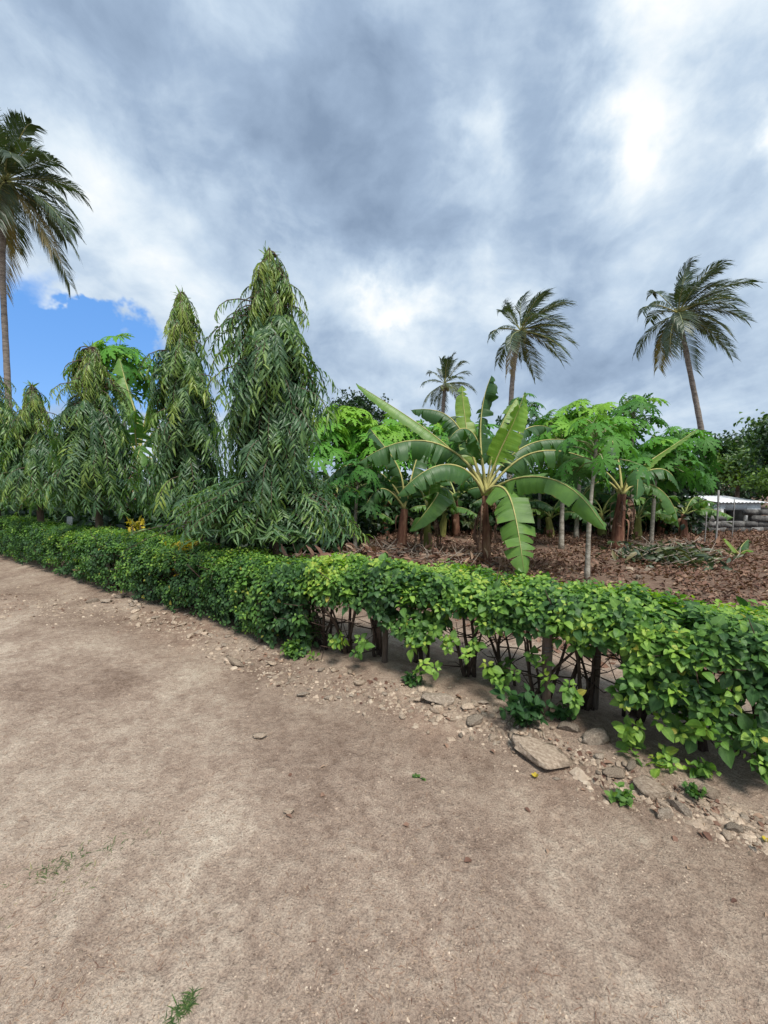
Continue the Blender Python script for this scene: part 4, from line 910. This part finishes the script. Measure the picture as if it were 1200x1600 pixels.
def pole(px, ytop, ybase, Yd, rad, label, name='fence_pole'):
    b = pt(px, ybase, Yd); b[2] = gh(b[0], b[1]) - .05; h = pt(px, ytop, Yd)[2] - b[2]; root = empty(name, b); tag(root, label, 'pole', 'thin poles by the block wall'); z = np.linspace(0, h, 6)
    mk('shaft', *tube(np.stack([.012 * np.sin(z * 2), 0 * z, z], -1), rad, 7), M['pole'], root, smooth=True); mk('tie_wire', *tube(np.array([(rad * math.cos(a) * 1.3, rad * math.sin(a) * 1.3, h * .7 + .01 * a) for a in np.linspace(0, 12.5, 20)]), .004, 4), M['wire'], root)
pole(1117, 766, 868, 10.2, .022, 'taller grey fence pole left of the white shed'); pole(1143, 780, 850, 12.0, .016, 'thin pale pole standing in front of the dark shed opening'); pole(1100, 800, 862, 10.6, .014, 'short thin stake beside the taller grey fence pole')

# brush pile, mound
def brush(px, py, Yd, w, h, label, seed, n=160, name='brush_pile', cat='brush pile', green=0):
    b = pt(px, py, Yd); b[2] = gh(b[0], b[1]); root = empty(name, b); tag(root, label, cat); r = np.random.default_rng(seed); mb = MB()
    for i in range(n):
        p = np.array([r.normal(0, w * .28), r.normal(0, w * .22), r.random() ** 1.5 * h]); d = nrm(np.array([r.normal(), r.normal() * .8, r.normal() * .35 + .1])); L = r.uniform(.2, .75) * min(w, 1.1)
        Q = np.stack([p - d * L * .5, p + r.normal(0, .03, 3), p + d * L * .5]); Q[:, 2] = np.maximum(Q[:, 2], .0); mb.add(*tube(Q, [.010, .008, .003], 4), r.random())
    o = mb.mk('twigs', M['twig'], root); o['kind'] = 'stuff'
    m = n * 5; T = np.stack([r.normal(0, w * .32, m), r.normal(0, w * .25, m), r.random(m) ** 1.6 * h], -1); V, F, A = scatter(leaf_tmpl([.04, .16, .14, .01], .4, .4), frames(rand_dirs(m) * np.array([1, 1, .5]), rand_dirs(m) + np.array([0, 0, .8])), T, r.uniform(.12, .26, m), np.clip(r.beta(2, 2, m), .05, 1))
    o = mk('dry_leaves', V, F, M['dry'] if not green else M['palm'], root, attrs={'tint': A}, smooth=True); o['kind'] = 'stuff'
brush(1040, 878, 8.3, 1.3, .32, 'heap of cut grey-green fronds and twigs on the leaf litter', 101, green=1)
brush(1085, 870, 8.9, .65, .35, 'rounded dark brown heap of leaf trash right of the brush pile', 102, 90, 'leaf_heap', 'leaf heap')
brush(600, 868, 8.8, 1.5, .22, 'dry brown leaf heap at the feet of the left banana clump', 103, 110, 'leaf_heap', 'leaf heap')
brush(700, 878, 8.2, 1.3, .16, 'flat heap of reddish dry banana sheaths left of the large banana trunk', 104, 110, 'leaf_heap', 'leaf heap')
brush(475, 846, 6.6, .7, .42, 'brown dead brush under the right side of the tallest mast tree', 105, 120, 'dead_brush', 'dead brush')
brush(250, 812, 6.9, 1.0, .55, 'dry brown undergrowth at the foot of the second tallest mast tree', 106, 130, 'dead_brush', 'dead brush')

# ------------------------------------------------------------------ posts near the hedge
def wood_post(p, h, r0, label, seed, mat=None, tilt=.02, group='wooden hedge posts'):
    b = np.array([p[0], p[1], gh(p[0], p[1]) - .08]); root = empty('wooden_post', b); tag(root, label, 'post', group); r = np.random.default_rng(seed); z = np.linspace(0, h, 8)
    mk('shaft', *tube(np.stack([tilt * z + .006 * np.sin(z * 7), .01 * z, z], -1), r0 * (1 + .07 * r.normal(size=8)), 9), mat or M['post'], root, smooth=True)
    P = np.array([(tilt * h * .75 + r0 * 1.1 * math.cos(a), r0 * 1.1 * math.sin(a), h * .72 + .004 * a) for a in np.linspace(0, 12.6, 20)]); mk('tie_wire', *tube(P, .0025, 4), M['wire'], root)
q = gp(855, 1138) + np.array([.02, .10, 0]); wood_post(q, .70, .030, 'bare wooden post showing below the hedge, left of the large flat stone', 111)
q = gp(600, 1045); wood_post(q, .62, .026, 'dark wooden post inside the leggy middle of the hedge', 112)
q = gp(933, 1125) + np.array([.04, .12, 0]); wood_post(q, .6, .022, 'dark wooden post behind the stems at the right end of the hedge', 113)
q = gp(159, 934) + np.array([0, .15, 0]); wood_post(q, .5, .03, 'short brown post at the foot of the dense left half of the hedge', 114)
q = gp(405, 1012); wood_post(q, .7, .022, 'dark post at the shaded foot of the hedge below the tallest mast tree', 115)
q = pt(107, 815, 8.6); wood_post((q[0], q[1]), .98, .05, 'white-painted short post under the cone-shaped mast tree', 116, M['white'])

# ------------------------------------------------------------------ stones
def rock_mesh(seed, flat=.55, mat='stone', sub=3):
    import bmesh
    bm = bmesh.new(); bmesh.ops.create_icosphere(bm, subdivisions=sub, radius=1.0); r = np.random.default_rng(seed)
    V = np.array([v.co[:] for v in bm.verts]); F = np.array([[v.index for v in f.verts] for f in bm.faces]); bm.free()
    V = V - np.maximum(V[:, 2:3] - r.uniform(.3, .6), 0) * np.array([[0, 0, 1.0]])
    for _ in range(16):      # chip flat facets
        n = nrm(r.normal(size=3)); h = r.uniform(.34, .85); dd = V @ n - h; V = V - np.maximum(dd, 0)[:, None] * n
    V = V * (1 + .05 * r.normal(size=(len(V), 1))); V = V * np.array([1, r.uniform(.65, .95), flat]); return new_mesh('stone', V, F, M[mat])
ROCK = [rock_mesh(120 + i, [.45, .6, .35, .7][i % 4], 'stone' if i % 3 else 'greystone', 2) for i in range(14)]
BIGROCK = [rock_mesh(160 + i, [.40, .55, .30, .65][i % 4], 'stone' if i % 2 == 0 else 'greystone', 3) for i in range(8)]
def stone(px, py, wpx, label, me, rz=0, tint=.5, asp=1.0, group=None, hz=1.0, sink=.35):
    p = gp(px, py); s = wpx / FPX * p[1] * .5; o = link('stone', me); o.location = (p[0], p[1], float(gh(p[0], p[1])) + s * .4 * hz * (1 - sink)); o.scale = (s, s * asp, s * hz); o.rotation_euler = (random.uniform(-.15, .15), random.uniform(-.15, .15), rz); o['tint'] = tint; tag(o, label, 'stone', group or 'stones along the foot of the hedge'); return o
stone(838, 1186, 108, 'large flat tan slab at the edge of the drive, right of the post', BIGROCK[2], -.5, .72, .75, hz=.9)
stone(1022, 1240, 84, 'flat tan slab buried in the bank right of the largest slab', BIGROCK[0], -.7, .55, .7, hz=.8)
stone(1040, 1273, 40, 'pale yellow broken stone in front of the right-hand slab', BIGROCK[3], .3, .95, .8)
stone(1064, 1268, 48, 'narrow grey stone lying beside the pale yellow broken one', BIGROCK[1], -.9, .7, .35)
stone(688, 1103, 64, 'big mottled grey rock embedded in the middle of the rubble', BIGROCK[5], .2, .85, .8, hz=.8)
stone(655, 1103, 30, 'long pale stone leaning left of the mottled grey rock', BIGROCK[4], .6, 1.0, .4)
stone(742, 1132, 36, 'grey stone right of the mottled rock', BIGROCK[7], .9, .65, .9)
stone(932, 1165, 58, 'rounded grey stone in the shade under the right half of the hedge', BIGROCK[3], .2, .7, .9)
stone(890, 1150, 40, 'small grey stone in the shade right of the bare post', BIGROCK[1], .2, .4, .9)
stone(453, 1271, 30, 'loose pale stone lying alone on the bare drive', BIGROCK[6], .4, 1.05, .8, 'loose stones on the drive', sink=.1)
stone(405, 1156, 27, 'flat pale stone on the drive nearer the rubble', BIGROCK[2], .1, .9, .6, 'loose stones on the drive', sink=.1)
stone(86, 945, 10, 'tiny pale stone on the drive at far left', BIGROCK[4], .1, 1.0, .8, 'loose stones on the drive', sink=.1)
stone(168, 944, 22, 'light grey stone at the left end of the rubble', BIGROCK[5], .1, .85, .8)
stone(187, 939, 18, 'grey stone right beside the light one at the left end', BIGROCK[7], .1, .6, .8)
stone(214, 940, 36, 'dark domed stone tucked under the left half of the hedge', BIGROCK[1], .1, .35, .9, hz=1.3)
stone(146, 942, 20, 'low dull stone at the very left end of the rubble', BIGROCK[3], .6, .4, .8)
stone(321, 997, 22, 'white stone in the rubble below the tallest mast tree', BIGROCK[6], .5, 1.35, .8)
stone(513, 1095, 14, 'small upright white stone at the drive side of the rubble', BIGROCK[7], .5, 1.1, .9, hz=1.4)
stone(425, 1043, 26, 'pale flat stone at the drive edge left of the leggy hedge stems', BIGROCK[4], .3, 1.0, .7)
stone(365, 1040, 48, 'long dark slab lying across the rubble', BIGROCK[2], -.5, .4, .3)
stone(1110, 1250, 50, 'grey-brown slab under the far right of the hedge', BIGROCK[0], -.6, .45, .6)
stone(960, 1215, 44, 'low brown stone between the two flat slabs', BIGROCK[2], .2, .42, .8)
stone(985, 1205, 30, 'low grey stone just behind the two flat slabs', BIGROCK[5], .9, .4, .8)
stone(1150, 1300, 36, 'stone at the lower right corner of the bank', BIGROCK[1], .3, .5, .7)
rub = [(200, 952), (300, 992), (400, 1046), (500, 1078), (600, 1096), (700, 1116), (800, 1152), (880, 1185), (980, 1232), (1080, 1270), (1190, 1310)]
rx = np.array([p[0] for p in rub]); ry = np.array([p[1] for p in rub]); rs = np.random.default_rng(130)
for i in range(290):
    px = 205 + 975 * rs.random() ** 1.7; py = np.interp(px, rx, ry) + rs.normal(-4, 10 + 6 * (px > 350)); w = rs.lognormal(2.5, .42) * (.8 + .5 * (px - 200) / 900)
    stone(px, py, float(np.clip(w, 5, 34)), 'small broken stone in the rubble strip between hedge and drive', ROCK[rs.integers(14)], rs.uniform(0, 6.3), float(np.clip(.4 + rs.beta(2, 2) * 1.0, .1, 1.3)), rs.uniform(.6, 1), 'small stones of the rubble strip', rs.uniform(.6, 1.1), .45)
for i, (px, py) in enumerate([(985, 893), (1000, 905), (968, 898), (1012, 892)]):
    stone(px, py, [22, 18, 12, 14][i], ['largest of the pale stones lying behind the hedge on the leaf litter', 'pale stone nearest the hedge on the leaf litter', 'small pale stone left of the others on the leaf litter', 'small pale stone right of the others on the leaf litter'][i], BIGROCK[i], i, .7, .8, 'pale stones on the leaf litter', 1.3)

def pebbles():
    r = np.random.default_rng(140); n = 5600
    px = r.uniform(-20, 1220, n); u = r.random(n); strip = r.random(n) < .62
    py = np.where(strip, np.interp(px, rx, ry) + r.normal(-2, 15, n), 930 + 690 * u); P = np.array([gp(a, b_) for a, b_ in zip(px, py)]); k = (side_of_hedge(P[:, 0], P[:, 1]) < .7) & (P[:, 1] < 9); P = P[k]; strip = strip[k]; n = len(P)
    P = P[(rng.random(len(P)) < 1)]
    V0 = np.array([(1, 0, 0), (0, 1, 0), (-1, 0, 0), (0, -1, 0), (.3, .2, .8), (-.2, -.3, .75), (.6, .6, .1), (-.6, -.5, .2)]); F0 = np.array([(0, 6, 4, 5), (6, 1, 2, 4), (4, 2, 7, 5), (5, 7, 3, 0)])
    s = np.where(strip, r.lognormal(-4.6, .5, n), r.lognormal(-5.9, .45, n)); a = r.uniform(0, 6.3, n); R = np.zeros((n, 3, 3)); R[:, 0, 0] = np.cos(a); R[:, 0, 1] = -np.sin(a); R[:, 1, 0] = np.sin(a); R[:, 1, 1] = np.cos(a); R[:, 2, 2] = 1
    P[:, 2] = gh(P[:, 0], P[:, 1]); V, F, A = scatter((V0, F0), R, P, np.stack([s, s * r.uniform(.5, 1, n), s * r.uniform(.5, 1, n)], -1), r.beta(2, 2, n)); o = mk('gravel', V, F, M['stone'], attrs={'tint': A}); tag(o, 'fine gravel and crumbs of earth along the rubble strip and drive', 'gravel', kind='stuff')
pebbles()

M['crumb'] = rough_mat('soil_crumb', (0.17, 0.12, 0.09), (0.30, 0.225, 0.17), 30, (0.45, 0.37, 0.29), bump=0.3, tint=True)
def crumbs():
    r = np.random.default_rng(141); n = 16000; P = np.array([gp(a, b_) for a, b_ in zip(r.uniform(-20, 1220, n), 960 + 650 * r.random(n) ** .8)]); k = (side_of_hedge(P[:, 0], P[:, 1]) < .1) & (fbm(P[:, 0] * 1.6, P[:, 1] * 1.6, 3) > -.12 + .2 * (r.random(n) - .5)); P = P[k]; n = len(P)
    V0 = np.array([(1, 0, -.2), (0, 1, -.2), (-1, 0, -.2), (0, -1, -.2), (.3, .2, .7), (-.2, -.3, .65), (.6, .6, .1), (-.6, -.5, .2)]); F0 = np.array([(0, 6, 4, 5), (6, 1, 2, 4), (4, 2, 7, 5), (5, 7, 3, 0)])
    s_ = np.clip(r.lognormal(-6.0, .45, n) * (.6 + .25 * P[:, 1]), .001, .012); a = r.uniform(0, 6.3, n); R = np.zeros((n, 3, 3)); R[:, 0, 0] = np.cos(a); R[:, 0, 1] = -np.sin(a); R[:, 1, 0] = np.sin(a); R[:, 1, 1] = np.cos(a); R[:, 2, 2] = 1
    P[:, 2] = gh(P[:, 0], P[:, 1]) + .0005; V, F, A = scatter((V0, F0), R, P, np.stack([s_, s_ * r.uniform(.5, 1, n), s_ * r.uniform(.4, .8, n)], -1), r.beta(2, 2, n) * .9); o = mk('soil_crumbs', V, F, M['crumb'], attrs={'tint': A}); tag(o, 'loose crumbs of earth scattered over the drive', 'soil crumbs', kind='stuff')
    n = 5200; P = np.array([gp(a, b_) for a, b_ in zip(r.uniform(-20, 1220, n), 980 + 640 * r.random(n))]); k = (side_of_hedge(P[:, 0], P[:, 1]) < 0) & (fbm(P[:, 0] * 1.3 + 7, P[:, 1] * 1.3, 3) - .12 * P[:, 0] > .02 + .2 * (r.random(n) - .5)); P = P[k]; n = len(P)
    P[:, 2] = gh(P[:, 0], P[:, 1]) + .002; d = rand_dirs(n); d[:, 2] *= .12; V, F, A = scatter(leaf_tmpl([.03, .035, .03, .01], .3, .2), frames(d, np.tile([[0, 0, 1.0]], (n, 1))), P, r.uniform(.012, .035, n), np.clip(.75 + r.normal(0, .2, n), .3, 1)); o = mk('straw_bits', V, F, M['dry'], attrs={'tint': A}); tag(o, 'bits of pale straw lying on the light patches of the drive', 'straw', kind='stuff')
crumbs()

# twigs and fallen leaves on the drive side
def debris():
    r = np.random.default_rng(150); n = 420; px = r.uniform(0, 1200, n); py = np.interp(px, rx, ry) + np.abs(r.normal(0, 1, n)) * np.where(r.random(n) < .93, 22, 120) - 25; P = np.array([gp(a, min(b_, 1620)) for a, b_ in zip(px, py)]); P[:, 2] = gh(P[:, 0], P[:, 1]) + .006
    d = rand_dirs(n); d[:, 2] *= .2; S = r.uniform(.012, .05, n); V, F, A = scatter(leaf_tmpl([.05, .3, .26, .02], .5, .4), frames(d, rand_dirs(n) * .4 + np.array([0, 0, 1])), P, S, np.clip(r.beta(2, 2, n), .05, 1)); o = mk('fallen_leaves', V, F, M['dry'], attrs={'tint': A}, smooth=True); tag(o, 'scattered small dry leaves along the foot of the hedge', 'fallen leaves', kind='stuff')
debris()

# ------------------------------------------------------------------ weeds, grass, flowers
def weed(px, py, w, h, n, label, seed, tint=.4, ls=.05):
    p = gp(px, py); b = np.array([p[0], p[1], gh(p[0], p[1])]); root = empty('weed', b); tag(root, label, 'weed', 'weeds along the foot of the hedge'); r = np.random.default_rng(seed); mb = MB(); T, D, NR = [], [], []
    for i in range(n):
        a = r.uniform(0, 6.28); e = np.array([math.cos(a) * w * r.random() ** .6, math.sin(a) * w * .8 * r.random() ** .6, h * r.uniform(.35, 1)]); Q = bez([(0, 0, -.01), e * np.array([.3, .3, .8]), e], np.linspace(0, 1, 5)); mb.add(*tube(Q, np.linspace(.004, .0015, 5), 4))
        for j in range(6):
            t_ = Q[rng.integers(2, 5)]; T.append(t_); D.append(nrm(r.normal(size=3) + np.array([e[0], e[1], .1]) * 4)); NR.append(np.array([0, 0, 1]) + .4 * r.normal(size=3))
    mb.mk('stems', M['weed'], root)['kind'] = 'stuff'; T = np.array(T); D = np.array(D); NR = np.array(NR); m = len(T)
    foliage(root, leaf_tmpl([.05, .30, .36, .26, .02], .25, .3), frames(D, NR), T, r.uniform(.7, 1.2, m) * ls, np.clip(tint + r.normal(0, .12, m), .02, 1), M['weed'], min(m, 60), -T[:, 1] + T[:, 2])
weed(818, 1143, .17, .24, 26, 'dark green weed clump at the foot of the bare post', 201, .22, .06)
weed(655, 1216, .045, .010, 5, 'tiny weed sprouting on the bare drive', 202, .75, .016)
weed(972, 1252, .07, .06, 10, 'small pale green weed behind the pale yellow stone', 203, .8, .035)
weed(878, 1132, .09, .09, 10, 'low weed between the bare post and the shaded stones', 204, .4, .045)
weed(640, 1080, .10, .08, 12, 'low weed under the leggy middle of the hedge', 205, .5, .04)
weed(780, 1082, .09, .20, 8, 'broad bright leaves hanging under the hedge left of the bare post', 206, .9, .08)
weed(462, 1035, .10, .18, 14, 'leafy weed at the hedge foot where the leggy half begins', 207, .7, .05)
weed(1085, 1252, .06, .05, 8, 'pale weed at the right end of the bank', 208, .7, .03)
def grass(px, py, w, n, h, label, seed, ang=0, asp=.45, tint=.35):
    p = gp(px, py); r = np.random.default_rng(seed); q = r.normal(0, 1, (n, 2)) * np.array([w, w * asp]); c, s = math.cos(ang), math.sin(ang); q = np.stack([q[:, 0] * c - q[:, 1] * s, q[:, 0] * s + q[:, 1] * c], -1) + p[:2]; k = fbm(q[:, 0] * 14, q[:, 1] * 14, 2) > -.08; q = q[k]; n = len(q)
    T = np.stack([q[:, 0], q[:, 1], gh(q[:, 0], q[:, 1]) - .002], -1); d = rand_dirs(n); d[:, 2] = np.abs(d[:, 2]) * .7 + .15; L = h * r.uniform(.5, 1.3, n)
    V, F, A = scatter(leaf_tmpl([.05, .06, .04, .005], .3, .55), frames(d, np.tile([[0, 0, 1.0]], (n, 1)) + .3 * rand_dirs(n)), T, L, np.clip(tint + r.normal(0, .25, n), .02, 1)); o = mk('grass_patch', V, F, M['grass'], attrs={'tint': A}, smooth=True); tag(o, label, 'grass', kind='stuff')
grass(290, 1572, .035, 420, .024, 'small green grass tuft at the bottom of the picture', 211, 1.1, .45)
grass(112, 1352, .10, 520, .022, 'faint thin grass patch on the pale left side of the drive', 212, .6, .35)
grass(70, 1385, .16, 260, .02, 'sparse dry grass below the thin patch on the left', 213, .6, .5, .7)
def blossom(px, py, s, label, seed):
    p = gp(px, py); root = empty('yellow_blossom', (p[0], p[1], float(gh(p[0], p[1])) + .006)); tag(root, label, 'blossom', 'fallen yellow blossoms'); r = np.random.default_rng(seed); tm = leaf_tmpl([.1, .35, .40, .2], .2, -.3); me = new_mesh('petal', tm[0], tm[1], M['yellow'], smooth=True)
    for i in range(5):
        a = i * 1.257 + r.normal(0, .1); R = frames(np.array([[math.cos(a), math.sin(a), .35]]), np.array([[0, 0, 1.0]]))[0]; o = link('petal', me, root); o.matrix_local = mat4(R, np.zeros(3), s); o['tint'] = float(r.random())
blossom(836, 1213, .022, 'yellow blossom fallen in front of the largest flat slab', 221); blossom(1196, 1318, .018, 'yellow blossom at the right edge of the picture', 222)
def croton(px, py, Yd, h, label, seed):
    b = pt(px, py, Yd); b[2] = gh(b[0], b[1]); root = empty('croton_shrub', b); tag(root, label, 'croton', 'yellow croton shrubs'); r = np.random.default_rng(seed); n = 150; mb = MB()
    for i in range(6): e = np.array([r.normal(0, .10), r.normal(0, .10), h * r.uniform(.7, 1)]); mb.add(*tube(bez([(0, 0, 0), e * np.array([.2, .2, .6]), e], np.linspace(0, 1, 4)), .008, 4))
    mb.mk('stems', M['stem'], root)['kind'] = 'stuff'; T = np.stack([r.normal(0, .11, n), r.normal(0, .11, n), h * (1 - .45 * r.random(n) ** 1.5)], -1); T[:, :2] *= .65; D = nrm(r.normal(size=(n, 3)) + np.array([0, 0, .6])); foliage(root, leaf_tmpl([.04, .15, .16, .01], .3, .35), frames(D, rand_dirs(n) + np.array([0, 0, .8])), T, r.uniform(.06, .11, n), r.random(n) ** 1.3, M['yellow'], 80, -T[:, 1] + T[:, 2])
croton(211, 815, 6.0, 1.0, 'yellow-leaved croton shrub beside the second tallest mast tree', 231); croton(288, 842, 5.0, .80, 'small yellow croton tuft under the skirt of the tallest mast tree', 232)
